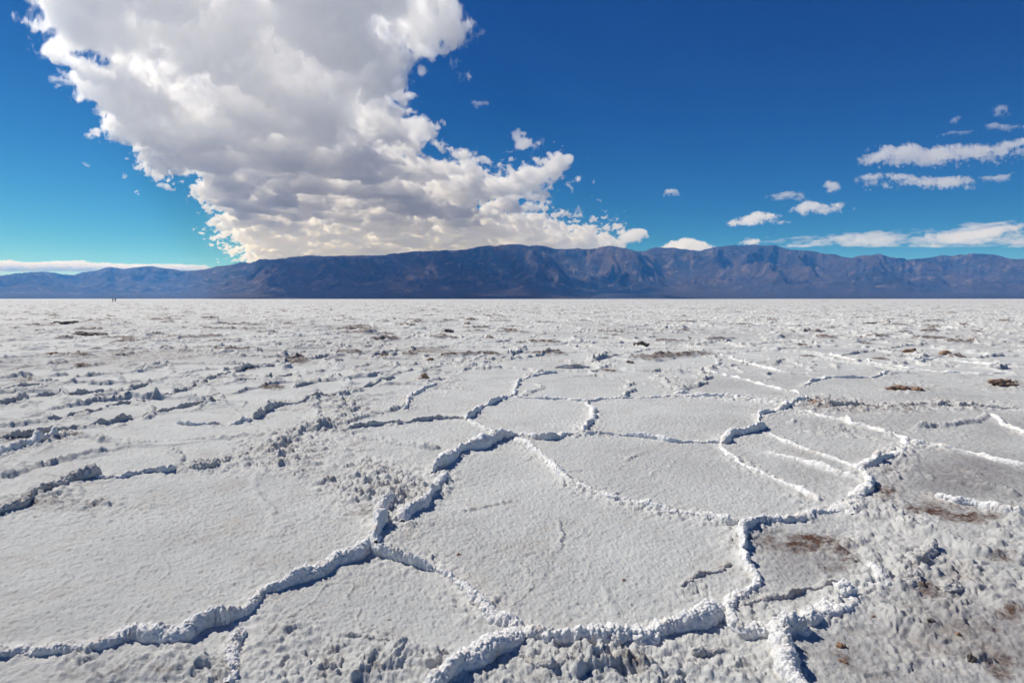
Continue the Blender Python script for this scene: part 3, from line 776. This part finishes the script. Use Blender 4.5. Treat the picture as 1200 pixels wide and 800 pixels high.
def build_mountains():
    xs = np.array([p[0] for p in SKYL], float); ys = np.array([p[1] for p in SKYL], float) + 0.3
    az = []; el = []
    for x, y in zip(xs, ys):
        d = px_ray(x, y)
        az.append(math.atan2(d[0], d[1])); el.append(d[2] / math.hypot(d[0], d[1]))
    az = np.array(az); el = np.array(el)
    A = np.radians(np.arange(-64, 64.01, 0.062))
    n = len(A); m = 300
    E = np.interp(A, az, el) + 0.0016 * fbm2(A * 70, A * 0 + 5, 4, 0.6)
    Rb = 9000 + 1500 * sstep(0.1, -0.7, A) + 350 * fbm2(A * 9, A * 0 + 3, 3)
    Rc = 16500 + 7500 * sstep(-0.25, -0.75, A) + 2500 * sstep(0.5, 0.7, A)
    t = np.linspace(0, 1.18, m)
    AA, TT = np.meshgrid(A, t, indexing='ij')
    RR = Rb[:, None] + (Rc - Rb)[:, None] * TT
    X = RR * np.sin(AA); Y = RR * np.cos(AA)
    k = 1 / 2600.0
    wx = fbm2(X * k * 0.8, Y * k * 0.8, 3) * 0.5; wy = fbm2(X * k * 0.8 + 20, Y * k * 0.8 + 7, 3) * 0.5
    rg = ridged2(X * k * 1.15 + wx + 3, Y * k * 0.72 + wy, 7, 0.54)
    rg2 = ridged2(X * k * 3.1 + 13 + wx, Y * k * 1.9 + wy, 5, 0.55)
    fan = 0.11 * (TT / 0.42) ** 1.35
    mt = sstep(0.30 + 0.10 * fbm2(X * k * 0.9 + 50, Y * k * 0.9, 3), 1.0, TT)
    prof = np.minimum(fan, 0.11 + 0.05 * (TT - 0.42)) + mt * (0.10 + 0.62 * TT) + \
        mt ** 0.55 * (0.36 * (rg - 0.35) + 0.40 * (1 - 0.55 * sstep(0.80, 0.97, TT)) * (rg2 - 0.3)) * sstep(0.22, 0.42, TT)
    prof = np.maximum(prof, fan * 0.8 + 0.002)
    prof = prof * np.where(TT > 1.0, np.clip(1 - (TT - 1.0) * 3.0, 0.2, 1), 1)
    prof = prof + sstep(0.3, 0.6, TT) * 0.085 * (1 - 0.75 * sstep(0.78, 0.95, TT)) * (ridged2(X * k * 8 + wx * 3, Y * k * 5.5 + wy * 3, 4, 0.6) - 0.35)
    ang = prof * Rc[:, None] / RR                       # apparent height, up to a scale
    mx = ang.max(axis=1)
    kk = np.exp(-np.linspace(-2.2, 2.2, 7) ** 2); kk /= kk.sum()
    mx = np.convolve(np.pad(mx, 3, mode='edge'), kk, mode='valid')
    Z = prof * (E / mx * Rc)[:, None] + CAM_H * np.minimum(1, TT * 8)
    Z[:, 0] = -3.0
    verts = np.stack([X, Y, Z], -1).reshape(-1, 3)
    m_, nd, l = new_mat('desert_rock')
    geo = nd.new('ShaderNodeNewGeometry'); co = geo.outputs['Position']
    b = nd.new('ShaderNodeBsdfPrincipled'); out = nd.new('ShaderNodeOutputMaterial')
    b.inputs['Roughness'].default_value = 0.95; b.inputs['Specular IOR Level'].default_value = 0.1
    n1 = noise(nd, l, co, 0.0006, 8, 0.62)
    n2 = noise(nd, l, co, 0.0034, 9, 0.72)
    col = mixc(nd, l, ramp(nd, l, n1, [(0.40, 0), (0.60, 1)]), (0.036, 0.036, 0.044), (0.108, 0.082, 0.075))
    col = mixc(nd, l, ramp(nd, l, n2, [(0.52, 0), (0.72, 1)]), col, (0.31, 0.24, 0.20))
    at = nd.new('ShaderNodeAttribute'); at.attribute_name = 'fan'
    col = mixc(nd, l, mathn(nd, l, 'MULTIPLY', at.outputs['Fac'], 0.9, True), col, mixc(nd, l, n2, (0.025, 0.024, 0.030), (0.12, 0.10, 0.092)))
    l.new(col, b.inputs['Base Color'])
    bp = nd.new('ShaderNodeBump'); bp.inputs['Distance'].default_value = 200; bp.inputs['Strength'].default_value = 0.8
    l.new(noise(nd, l, co, 0.006, 9, 0.75), bp.inputs['Height']); l.new(bp.outputs[0], b.inputs['Normal'])
    l.new(b.outputs[0], out.inputs[0])
    fanattr = 1 - sstep(0.28, 0.48, TT + 0.05 * fbm2(X * k * 4, Y * k * 4, 3))
    me = fast_mesh('mountains', verts, grid_quads(n, m)[:, ::-1], m_, {'fan': fanattr.ravel()})
    o = link('mountains', me)
    tag(o, 'long bare blue and brown desert mountain range beyond the salt flat', 'mountains', kind='structure')


build_mountains()


# ------------------------------------------------------------------ two distant people
def make_person(label, px, stance, broad, turn, jacket, trousers):
    g = to_ground(*px)
    ft = ground_z(*g)
    root = bpy.data.objects.new('person', None); COL.objects.link(root)
    root.location = (g[0], g[1], ft); root.rotation_euler = (0, 0, turn)
    tag(root, label, 'person', 'two people far out on the salt flat')
    s = stance; b = broad
    J = {  # joint: (x, y, z, radius)
        'pelvis': (0, 0, .95, .135 * b), 'waist': (0, 0, 1.10, .125 * b), 'chest': (0, .01, 1.30, .15 * b), 'collar': (0, .02, 1.44, .09), 'neck': (0, .0, 1.50, .055), 'head': (0, -.01, 1.60, .090), 'crown': (0, .0, 1.69, .075),
        'hipl': (.09, 0, .88, .095), 'kneel': (.10 + s * .4, -.03, .50, .062), 'anklel': (.11 + s, .02, .10, .046), 'toel': (.12 + s, -.14, .04, .04),
        'hipr': (-.09, 0, .88, .095), 'kneer': (-.10 - s * .4, -.03, .50, .062), 'ankler': (-.11 - s, .02, .10, .046), 'toer': (-.12 - s, -.14, .04, .04),
        'shl': (.19 * b, .0, 1.41, .066), 'ell': (.27 * b, .03, 1.14, .047), 'wrl': (.25 * b, -.08, .90, .034), 'hal': (.24 * b, -.10, .81, .036),
        'shr': (-.19 * b, .0, 1.41, .066), 'elr': (-.27 * b, .03, 1.14, .047), 'wrr': (-.25 * b, -.08, .90, .034), 'har': (-.24 * b, -.10, .81, .036)}
    E = ['pelvis waist', 'waist chest', 'chest collar', 'collar neck', 'neck head', 'head crown', 'pelvis hipl', 'hipl kneel', 'kneel anklel', 'anklel toel', 'pelvis hipr', 'hipr kneer', 'kneer ankler', 'ankler toer',
         'collar shl', 'shl ell', 'ell wrl', 'wrl hal', 'collar shr', 'shr elr', 'elr wrr', 'wrr har']
    keys = list(J)
    me = bpy.data.meshes.new('body')
    me.from_pydata([J[k][:3] for k in keys], [tuple(keys.index(q) for q in e.split()) for e in E], [])
    tmp = bpy.data.objects.new('tmp', me); COL.objects.link(tmp)
    sk = tmp.modifiers.new('Skin', 'SKIN'); sk.use_smooth_shade = True
    for i, k in enumerate(keys):
        me.skin_vertices[0].data[i].radius = (J[k][3], J[k][3])
        me.skin_vertices[0].data[i].use_root = (i == 0)
    sb = tmp.modifiers.new('Sub', 'SUBSURF'); sb.levels = 2; sb.render_levels = 2
    dg = bpy.context.evaluated_depsgraph_get(); dg.update()
    bm = bpy.data.meshes.new_from_object(tmp.evaluated_get(dg))
    bpy.data.objects.remove(tmp)
    bm.name = 'body'
    bm.materials.clear()
    for mm in (jacket, trousers, M_SKIN, M_SHOE): bm.materials.append(mm)
    for p in bm.polygons:
        c = p.center
        i = 0
        if c.z > 1.50 or (abs(c.x) > .2 * b and c.z < .89): i = 2
        elif c.z < .11: i = 3
        elif c.z < .97 and abs(c.x) < .19 * b + .01: i = 1
        p.material_index = i; p.use_smooth = True
    link('body', bm, root)
    v, f = ICO[3]
    hv = v * np.array([.098, .105, .10]) + np.array([0, .012, 1.665])
    keep = np.array([not (hv[t].mean(0)[1] < -.045 and hv[t].mean(0)[2] < 1.68) and hv[t].mean(0)[2] > 1.57 for t in f])
    link('hair', fast_mesh('hair', hv, f[keep], M_HAIR), root)


M_SKIN = plain('skin', (0.45, 0.28, 0.20)); M_SHOE = plain('shoes', (0.03, 0.03, 0.03)); M_HAIR = plain('hair', (0.03, 0.02, 0.015))
M_J1 = plain('dark_jacket', (0.02, 0.022, 0.03)); M_J2 = plain('grey_blue_shirt', (0.07, 0.08, 0.10)); M_T1 = plain('dark_trousers', (0.02, 0.02, 0.028))
make_person('distant broad shouldered person in black, the right one of the pair on the horizon', (135.4,354.1), .02, 1.35, 0.1, M_J1, M_T1)
make_person('distant slimmer person in greyer clothes, the left one of the pair on the horizon', (132.4,354.2), .0, 1.0, 1.3, M_J2, M_T1)


# ------------------------------------------------------------------ clouds
def surface_nets(Fv):
    """closed quad surface of Fv > 0 on a grid whose border is negative; vertices in index space"""
    ins = Fv > 0
    nx, ny, nz = Fv.shape
    c = np.zeros((nx - 1, ny - 1, nz - 1), np.uint8)
    for dx in (0, 1):
        for dy in (0, 1):
            for dz in (0, 1):
                c += ins[dx:nx - 1 + dx, dy:ny - 1 + dy, dz:nz - 1 + dz]
    act = (c > 0) & (c < 8)
    ci = np.nonzero(act)
    nv = len(ci[0])
    idx = np.full(c.shape, -1, np.int64); idx[ci] = np.arange(nv)
    acc = np.zeros((nv, 3)); cnt = np.zeros(nv)
    corners = [(a, b, d) for a in (0, 1) for b in (0, 1) for d in (0, 1)]
    for a in corners:
        for ax in range(3):
            if a[ax]: continue
            b = list(a); b[ax] = 1
            fa = Fv[ci[0] + a[0], ci[1] + a[1], ci[2] + a[2]]; fb = Fv[ci[0] + b[0], ci[1] + b[1], ci[2] + b[2]]
            s = (fa > 0) != (fb > 0)
            tt = np.where(s, fa / np.where(s, fa - fb, 1), 0)
            p = np.array(a, float)[None].repeat(nv, 0); p[:, ax] = tt
            acc += p * s[:, None]; cnt += s
    verts = acc / cnt[:, None] + np.stack(ci, 1)
    quads = []
    for ax in range(3):
        o1, o2 = [(1, 2), (2, 0), (0, 1)][ax]
        sl0 = [slice(1, -1)] * 3; sl1 = [slice(1, -1)] * 3
        sl0[ax] = slice(0, -1); sl1[ax] = slice(1, None)
        a = ins[tuple(sl0)]; b = ins[tuple(sl1)]
        e = np.nonzero(a != b)
        base = [e[0].copy(), e[1].copy(), e[2].copy()]
        base[o1] += 1; base[o2] += 1
        def at(d1, d2):
            q = [base[0].copy(), base[1].copy(), base[2].copy()]
            q[o1] -= d1; q[o2] -= d2
            return idx[q[0], q[1], q[2]]
        q = np.stack([at(1, 1), at(0, 1), at(0, 0), at(1, 0)], 1)
        flip = ~a[e]
        q[flip] = q[flip][:, ::-1]
        quads.append(q)
    return verts, np.concatenate(quads)


def poly_sdf(px, py, poly):
    """signed pixel distance to a polygon, positive inside"""
    P = np.array(poly, float)
    d2 = np.full(px.shape, 1e12); ins = np.zeros(px.shape, bool)
    for a, b in zip(P, np.roll(P, -1, 0)):
        e = b - a; wx = px - a[0]; wy = py - a[1]
        t = np.clip((wx * e[0] + wy * e[1]) / (e @ e + 1e-9), 0, 1)
        d2 = np.minimum(d2, (wx - t * e[0]) ** 2 + (wy - t * e[1]) ** 2)
        c = (a[1] > py) != (b[1] > py)
        with np.errstate(divide='ignore', invalid='ignore'):
            xi = a[0] + (py - a[1]) / (e[1] if abs(e[1]) > 1e-9 else 1e-9) * e[0]
        ins ^= c & (px < xi)
    return np.where(ins, 1, -1) * np.sqrt(d2)


def cloud_material(name, dens, aniso=0.35):
    m, n, l = new_mat(name)
    out = n.new('ShaderNodeOutputMaterial')
    v = n.new('ShaderNodeVolumePrincipled')
    v.inputs['Color'].default_value = (0.995, 0.995, 0.995, 1)
    v.inputs['Density'].default_value = dens
    v.inputs['Anisotropy'].default_value = aniso
    l.new(v.outputs[0], out.inputs['Volume'])
    m.cycles.homogeneous_volume = True
    return m


M_CLOUD = cloud_material('cloud_vapour', 0.0056)
M_PUFF = cloud_material('small_cloud_vapour', 0.0024)
M_STREAK = cloud_material('streaky_cloud_vapour', 0.0006)
M_VEIL = cloud_material('cloud_veil', 0.0011)
M_THIN = cloud_material('wisp_veil', 0.0008)
M_WISP = cloud_material('thin_cloud_vapour', 0.0015)


def cloud_noise(x, y, z, octv):
    s = 0.0; amp = 1.0; tot = 0.0
    ca, sa = math.cos(0.63), math.sin(0.63)
    for o in range(octv):
        n = vn3(x + 17.3 * o, y + 9.1 * o, z + 3.7 * o) * 2 - 1
        if o:
            n = 0.35 * n + 0.65 * (np.abs(n) * 2.6 - 0.95)      # rounded puffs with creases between them
        s = s + amp * n
        tot += amp; amp *= 0.73
        x, y = (x * ca - y * sa) * 2.05, (x * sa + y * ca) * 2.05
        y, z = y * ca - z * sa * 2.05, y * sa + z * ca * 2.05
    return s / tot * 2.0


def make_cloud(label, poly, H, T, soft, amp, wl, mat, group, step=2.2, holes=(), depth=None, octv=6, stretch=1.0, nz=22, bias=0.0, veil=0.22, cap=0.80, lump=0.27):
    """a cloud whose base lies H metres up; poly is its outline as seen, T its thickness, wl the size of its largest lumps"""
    P = np.array(poly, float)
    pad = soft * 1.2
    x0, x1 = P[:, 0].min() - pad, P[:, 0].max() + pad
    y0, y1 = P[:, 1].min() - pad, P[:, 1].max() + pad
    # raster of the outline, looked up from every voxel
    gx = np.arange(x0 - 12, x1 + 12, 2.0); gy = np.arange(y0 - 12, y1 + 12, 2.0)
    GX, GY = np.meshgrid(gx, gy, indexing='ij')
    S = poly_sdf(GX, GY, P)
    for (hx, hy, rx, ry) in holes:
        d = np.sqrt(((GX - hx) / rx) ** 2 + ((GY - hy) / ry) ** 2)
        S = np.minimum(S, (d - 1) * min(rx, ry) * 1.0)
    S = S.astype(F32)

    def look(px, py):
        u = np.clip((px - gx[0]) / 2.0, 0, len(gx) - 1.001); v = np.clip((py - gy[0]) / 2.0, 0, len(gy) - 1.001)
        ui = u.astype(int); vi = v.astype(int); fu = u - ui; fv = v - vi
        return (S[ui, vi] * (1 - fu) + S[ui + 1, vi] * fu) * (1 - fv) + (S[ui, vi + 1] * (1 - fu) + S[ui + 1, vi + 1] * fu) * fv
    # ranges on the cloud base
    def dist(y, z):
        d = px_ray(600, y); return max(300.0, d[1] / max(d[2], 1e-3) * (z - CAM_H))
    if depth is None:
        ya, yb = dist(y0, H - 0.1 * T), dist(y1, H + T)
    else:
        yc = dist((y0 + y1) / 2, H + T * 0.5)
        ya, yb = yc - depth, yc + depth
    a = np.arange((x0 - 600) / FPX, (x1 - 600) / FPX, step / FPX)
    nb = int(np.clip((y1 - y0) / step * 1.5 if depth is None else 2 * depth / (yc * step / FPX * 3.0), 24, 520))
    Yv = np.exp(np.linspace(math.log(ya), math.log(yb), nb))
    Zv = np.linspace(H - 0.50 * T, H + 1.25 * T, nz)
    # depth along the view of a point with Y, Z is about Y*CP
    A3, Y3, Z3 = np.meshgrid(a, Yv, Zv, indexing='ij')
    A3 = A3.astype(F32); Y3 = Y3.astype(F32); Z3 = Z3.astype(F32)
    dep = Y3 * CP - (Z3 - CAM_H) * SP
    X3 = A3 * dep
    px, py = to_px(X3, Y3, Z3)
    s = look(px, py) / soft
    Fv = np.full(s.shape, -1.0, F32)
    sel = s > -1.6
    xs, ys, zs, ss = X3[sel], Y3[sel], Z3[sel], s[sel]
    seed = RNG.random(3) * 40
    k = 1.0 / (wl * lump)
    nse = cloud_noise(xs * k / stretch + seed[0], ys * k + seed[1], zs * k * 1.25 + seed[2], octv)
    zz = (zs - H) / T
    # flat below, domed above, thin at the rim
    lim = np.clip(0.45 + 0.6 * ss, 0.2, 0.95)
    vert = np.where(zz < 0, (zz / 0.40) ** 2, (zz / lim) ** 2)
    f = np.clip(ss, -1.6, cap) + amp * nse + bias - 0.75 * vert
    if depth is not None:
        f = f - 0.9 * ((ys - yc) / (depth * 0.8)) ** 2
    Fv[sel] = f
    for ax in range(3):
        q = [slice(None)] * 3
        q[ax] = 0; Fv[tuple(q)] = -1
        q[ax] = -1; Fv[tuple(q)] = -1
    if not (Fv > 0).any():
        print('EMPTY cloud', label); return
    W, Q = shell(Fv, a, Yv, Zv)
    c = W.mean(0)
    o = link('cloud', fast_mesh('cloud', W - c, Q, mat, smooth=True), loc=c)
    tag(o, label, 'cloud', group)
    # thin veil of vapour round the dense core
    W, Q = shell(np.where(Fv > -0.99, Fv + veil, Fv), a, Yv, Zv)
    link('veil', fast_mesh('veil', W - c, Q, M_THIN if mat is M_WISP else M_VEIL, smooth=True), parent=o)
    print('cloud', len(W), label)


def shell(Fv, a, Yv, Zv):
    nb, nz = len(Yv), len(Zv)
    for ax in range(3):
        q = [slice(None)] * 3
        q[ax] = 0; Fv[tuple(q)] = -1
        q[ax] = -1; Fv[tuple(q)] = -1
    V, Q = surface_nets(Fv)
    ai = np.interp(V[:, 0], np.arange(len(a)), a); yi = np.interp(V[:, 1], np.arange(nb), Yv); zi = np.interp(V[:, 2], np.arange(nz), Zv)
    dp = yi * CP - (zi - CAM_H) * SP
    return np.stack([ai * dp, yi, zi], 1), Q


MAIN = [(20,-150),(35,-20),(58,14),(72,34),(60,48),(98,62),(128,74),(98,86),(104,103),(126,117),(121,140),(122,156),(150,172),(185,192),(230,206),(248,226),(258,250),(268,270),(290,288),(297,302),(330,318),(560,318),(640,300),(700,292),
 (704,276),(668,267),(645,262),(600,254),(560,246),(560,241),(592,233),(606,226),(648,212),(657,196),(650,188),(630,189),(600,196),(590,205),(575,212),(560,200),(540,196),(510,194),(498,195),(470,188),(466,176),(484,164),(468,150),(467,130),(462,112),(466,98),(478,78),(494,56),(515,44),(530,57),(548,40),(532,20),(527,0),(535,-40),(540,-150)]
G_ = 'clouds over the desert mountains'
make_cloud('huge grey white cloud bank spreading from the top left down to the mountain crest', MAIN, 2450, 560, 28, 2.0, 1700, M_CLOUD, G_, step=2.0, nz=36, bias=0.04, octv=5, cap=0.52, lump=0.30)
make_cloud('low white cloud bank along the ridge at the far left', [(-60,290),(0,296),(35,303),(60,301),(100,298),(108,303),(150,307),(200,306),(240,311),(250,318),(220,322),(100,326),(40,324),(-60,330)], 2300, 520, 8.8, 1.40, 1500, M_PUFF, G_, step=1.8, depth=2600, nz=20)
make_cloud('upper white cloud band near the right edge, thickest at its left end', [(1010,200),(1020,180),(1036,165),(1048,168),(1065,164),(1090,170),(1120,166),(1150,165),(1185,158),(1215,150),(1225,170),(1190,180),(1160,184),(1120,188),(1090,193),(1060,190),(1035,188),(1024,194)], 2600, 360, 14.0, 2.03, 700, M_PUFF, G_, step=1.7, depth=900, nz=22)
make_cloud('lower white cloud band right below the thickest one near the right edge', [(1002,207),(1020,199),(1045,197),(1070,199),(1085,208),(1110,205),(1135,207),(1140,213),(1110,219),(1080,219),(1060,214),(1030,214),(1008,212)], 2550, 320, 11.0, 2.03, 650, M_PUFF, G_, step=1.7, depth=800, nz=20)
make_cloud('thin tail of cloud at the right edge below the two bands', [(1146,208),(1165,206),(1188,199),(1200,200),(1178,209),(1160,212)], 2500, 220, 6.2, 1.40, 500, M_WISP, G_, step=1.6, depth=600, nz=16, bias=0.2)
make_cloud('small puffy white cloud low on the right with a trailing tail', [(855,262),(875,248),(884,241),(900,242),(912,247),(924,252),(905,259),(890,261),(872,266),(855,268)], 2450, 330, 9.4, 2.03, 700, M_PUFF, G_, step=1.6, depth=900, nz=20)
make_cloud('wedge shaped white cloud with a long tip pointing up right', [(930,244),(940,229),(955,229),(968,237),(985,235),(1007,231),(1005,236),(980,244),(955,250),(938,250)], 2480, 330, 9.4, 1.89, 700, M_PUFF, G_, step=1.6, depth=900, nz=20)
make_cloud('tiny round cloud above the wedge shaped cloud', [(962,215),(968,208),(980,209),(987,216),(980,224),(970,223)], 2520, 260, 6.2, 1.40, 420, M_PUFF, G_, step=1.5, depth=450, nz=20)
make_cloud('ragged thin cloud scraps left of the wedge shaped cloud', [(898,229),(915,224),(925,221),(945,224),(940,231),(922,233),(900,232)], 2500, 240, 6.2, 1.60, 480, M_WISP, G_, step=1.6, depth=500, nz=16)
make_cloud('single small cloud puff in the blue right of the big bank', [(775,223),(784,219),(795,221),(796,226),(785,228)], 2480, 260, 6.2, 1.89, 420, M_PUFF, G_, step=1.4, depth=500, nz=18)
make_cloud('rounded white cloud sitting behind the crest right of the big bank', [(772,290),(785,279),(800,273),(815,275),(832,283),(842,292),(810,300),(780,297)], 2350, 620, 7.5, 1.50, 1100, M_PUFF, G_, step=1.6, depth=1600, nz=22)
make_cloud('low cumulus cloud touching the crest at the right end of the big bank', [(650,280),(668,272),(690,268),(710,266),(724,276),(735,284),(720,296),(660,296)], 2350, 620, 7.5, 1.50, 1100, M_PUFF, G_, step=1.6, depth=1600, nz=22)
make_cloud('smooth rounded cloud just right of the low cumulus at the crest', [(724,277),(735,265),(750,263),(763,268),(760,277),(745,283),(732,284)], 2380, 520, 7.5, 1.30, 1000, M_PUFF, G_, step=1.6, depth=1400, nz=20)
make_cloud('tiny white cloud low over the crest on the right', [(866,284),(878,278),(890,277),(894,283),(882,287)], 2350, 300, 5.0, 1.40, 600, M_PUFF, G_, step=1.5, depth=900, nz=16)
make_cloud('long streaky cloud bank over the crest at the far right', [(890,296),(930,281),(980,276),(1030,268),(1060,271),(1100,263),(1130,256),(1160,249),(1200,243),(1290,233),(1300,312),(1200,310),(1080,312),(1000,308),(950,300)], 2350, 560, 16.0, 3.0, 1700, M_STREAK, G_, step=1.8, depth=1100, nz=28, stretch=3.2, bias=-0.35, veil=0.35, octv=5)
make_cloud('bright narrow cloud streak in front of the far right bank', [(1090,280),(1115,274),(1140,268),(1170,262),(1215,252),(1225,262),(1190,272),(1150,279),(1110,286)], 2300, 420, 8.8, 1.60, 900, M_PUFF, G_, step=1.7, depth=1100, nz=18, stretch=1.8)
make_cloud('small pale cloud at the upper right, highest on that side', [(1161,128),(1168,120),(1178,119),(1185,126),(1180,132),(1167,133)], 2700, 240, 7.5, 1.50, 360, M_WISP, G_, step=1.6, depth=350, nz=18)
make_cloud('faint slanting wisp between the upper right cloud and the bands', [(1110,140),(1118,135),(1130,133),(1125,140),(1115,143)], 2700, 160, 6.2, 1.40, 300, M_WISP, G_, step=1.6, depth=300, nz=14, bias=-0.1)
make_cloud('thin flat wisp above the upper right band', [(1100,158),(1118,152),(1142,151),(1145,155),(1120,158)], 2650, 160, 5.0, 1.40, 340, M_WISP, G_, step=1.6, depth=320, nz=14)
make_cloud('faint cloud streak reaching the right edge above the bands', [(1146,146),(1165,141),(1185,145),(1215,142),(1215,150),(1185,153),(1160,150)], 2680, 180, 6.2, 1.40, 360, M_WISP, G_, step=1.6, depth=340, nz=14)
make_cloud('small white cloud at the upper left beside the big bank', [(18,22),(35,22),(55,31),(66,38),(50,42),(32,34)], 2600, 200, 7.5, 1.40, 320, M_WISP, G_, step=1.8, depth=300, nz=16)
make_cloud('thin ragged wisp left of the big bank', [(52,88),(62,82),(75,88),(85,98),(70,100),(58,94)], 2600, 160, 7.5, 1.60, 280, M_WISP, G_, step=1.7, depth=260, nz=14, bias=-0.1)
make_cloud('small scrap of cloud tucked under the upper left edge of the bank', [(64,70),(75,68),(82,73),(72,76)], 2600, 140, 5.0, 1.60, 240, M_WISP, G_, step=1.6, depth=220, nz=14)
make_cloud('little detached puff right of the big bank, high up', [(468,112),(478,105),(490,107),(492,114),(480,117),(470,117)], 2550, 240, 6.2, 1.40, 320, M_PUFF, G_, step=1.5, depth=320, nz=16)
make_cloud('very faint wisp in the blue right of the big bank', [(546,118),(556,112),(566,118),(580,116),(578,123),(560,125)], 2600, 130, 7.5, 1.80, 260, M_WISP, G_, step=1.6, depth=240, nz=12, bias=-0.2)
make_cloud('thin flat scrap of cloud above the outstretched arm of the big bank', [(530,201),(545,194),(568,195),(566,201),(545,204)], 2500, 200, 6.2, 1.60, 400, M_PUFF, G_, step=1.6, depth=420, nz=14)

# ------------------------------------------------------------------ haze
def build_haze():
    bm = bmesh.new()
    bmesh.ops.create_cube(bm, size=1)
    for v in bm.verts:
        v.co.x *= 94000; v.co.y *= 94000
        v.co.z = -8.0 if v.co.z < 0 else 2000.0
    me = bpy.data.meshes.new('haze'); bm.to_mesh(me); bm.free()
    m, n, l = new_mat('haze_air')
    out = n.new('ShaderNodeOutputMaterial'); v = n.new('ShaderNodeVolumePrincipled')
    v.inputs['Color'].default_value = (0.075, 0.32, 0.90, 1)
    v.inputs['Absorption Color'].default_value = (1, 1, 1, 1)
    v.inputs['Density'].default_value = 4.1e-5
    v.inputs['Anisotropy'].default_value = 0.1
    l.new(v.outputs[0], out.inputs['Volume'])
    m.cycles.homogeneous_volume = True
    me.materials.append(m)
    o = link('haze', me)
    tag(o, 'thin blue air between the camera and the mountains', 'haze', kind='stuff')


build_haze()

# ------------------------------------------------------------------ light
SUN_EL, SUN_AZ = R(46), R(-57)          # azimuth from straight ahead, left is negative
sd = np.array([math.sin(SUN_AZ) * math.cos(SUN_EL), math.cos(SUN_AZ) * math.cos(SUN_EL), math.sin(SUN_EL)])
from mathutils import Vector
sun = bpy.data.lights.new('sun', 'SUN'); sun.energy = 4.9; sun.angle = R(0.53); sun.color = (1.0, 0.965, 0.91)
so = bpy.data.objects.new('sun', sun); COL.objects.link(so)
so.rotation_euler = Vector(-sd).to_track_quat('-Z', 'Y').to_euler()
so.location = (-50, 40, 80)

w = bpy.data.worlds.new('World'); scene.world = w; w.use_nodes = True
nt = w.node_tree; nt.nodes.clear()
sky = nt.nodes.new('ShaderNodeTexSky'); sky.sky_type = 'NISHITA'; sky.sun_disc = False
sky.sun_elevation = SUN_EL; sky.sun_rotation = SUN_AZ
sky.altitude = 600; sky.air_density = 0.8; sky.dust_density = 0.0; sky.ozone_density = 8.0
bg = nt.nodes.new('ShaderNodeBackground'); bg.inputs[1].default_value = 0.1
ou = nt.nodes.new('ShaderNodeOutputWorld')
# deep, polarised blue of the dry desert air: each channel of the sky gets its own contrast
sp_ = nt.nodes.new('ShaderNodeSeparateColor'); cb_ = nt.nodes.new('ShaderNodeCombineColor')
nt.links.new(sky.outputs[0], sp_.inputs[0])
for ch, (kk, pw) in enumerate(((13, 2.6), (4.4, 1.9), (1.42, 1.2))):
    q = mathn(nt.nodes, nt.links, 'MULTIPLY', sp_.outputs[ch], 0.05)
    q = mathn(nt.nodes, nt.links, 'POWER', q, pw)
    nt.links.new(mathn(nt.nodes, nt.links, 'MULTIPLY', q, kk * 10), cb_.inputs[ch])
nt.links.new(cb_.outputs[0], bg.inputs[0]); nt.links.new(bg.outputs[0], ou.inputs[0])

# ------------------------------------------------------------------ camera and render
cam = bpy.data.cameras.new('camera'); cam.sensor_width = 36; cam.lens = 36 * FPX / 1200.0
cam.clip_start = 0.05; cam.clip_end = 300000
co_ = bpy.data.objects.new('camera', cam); COL.objects.link(co_)
co_.location = (0, 0, CAM_H); co_.rotation_euler = (math.pi / 2 - PITCH, 0, 0)
scene.camera = co_

scene.view_settings.view_transform = 'Standard'
scene.view_settings.look = 'None'
scene.view_settings.exposure = 0.0
scene.view_settings.gamma = 1.0
scene.view_settings.use_curve_mapping = False
scene.render.engine = 'CYCLES'
cy = scene.cycles
cy.volume_bounces = 16
cy.max_bounces = 18
cy.diffuse_bounces = 3
cy.transparent_max_bounces = 24
cy.use_denoising = True
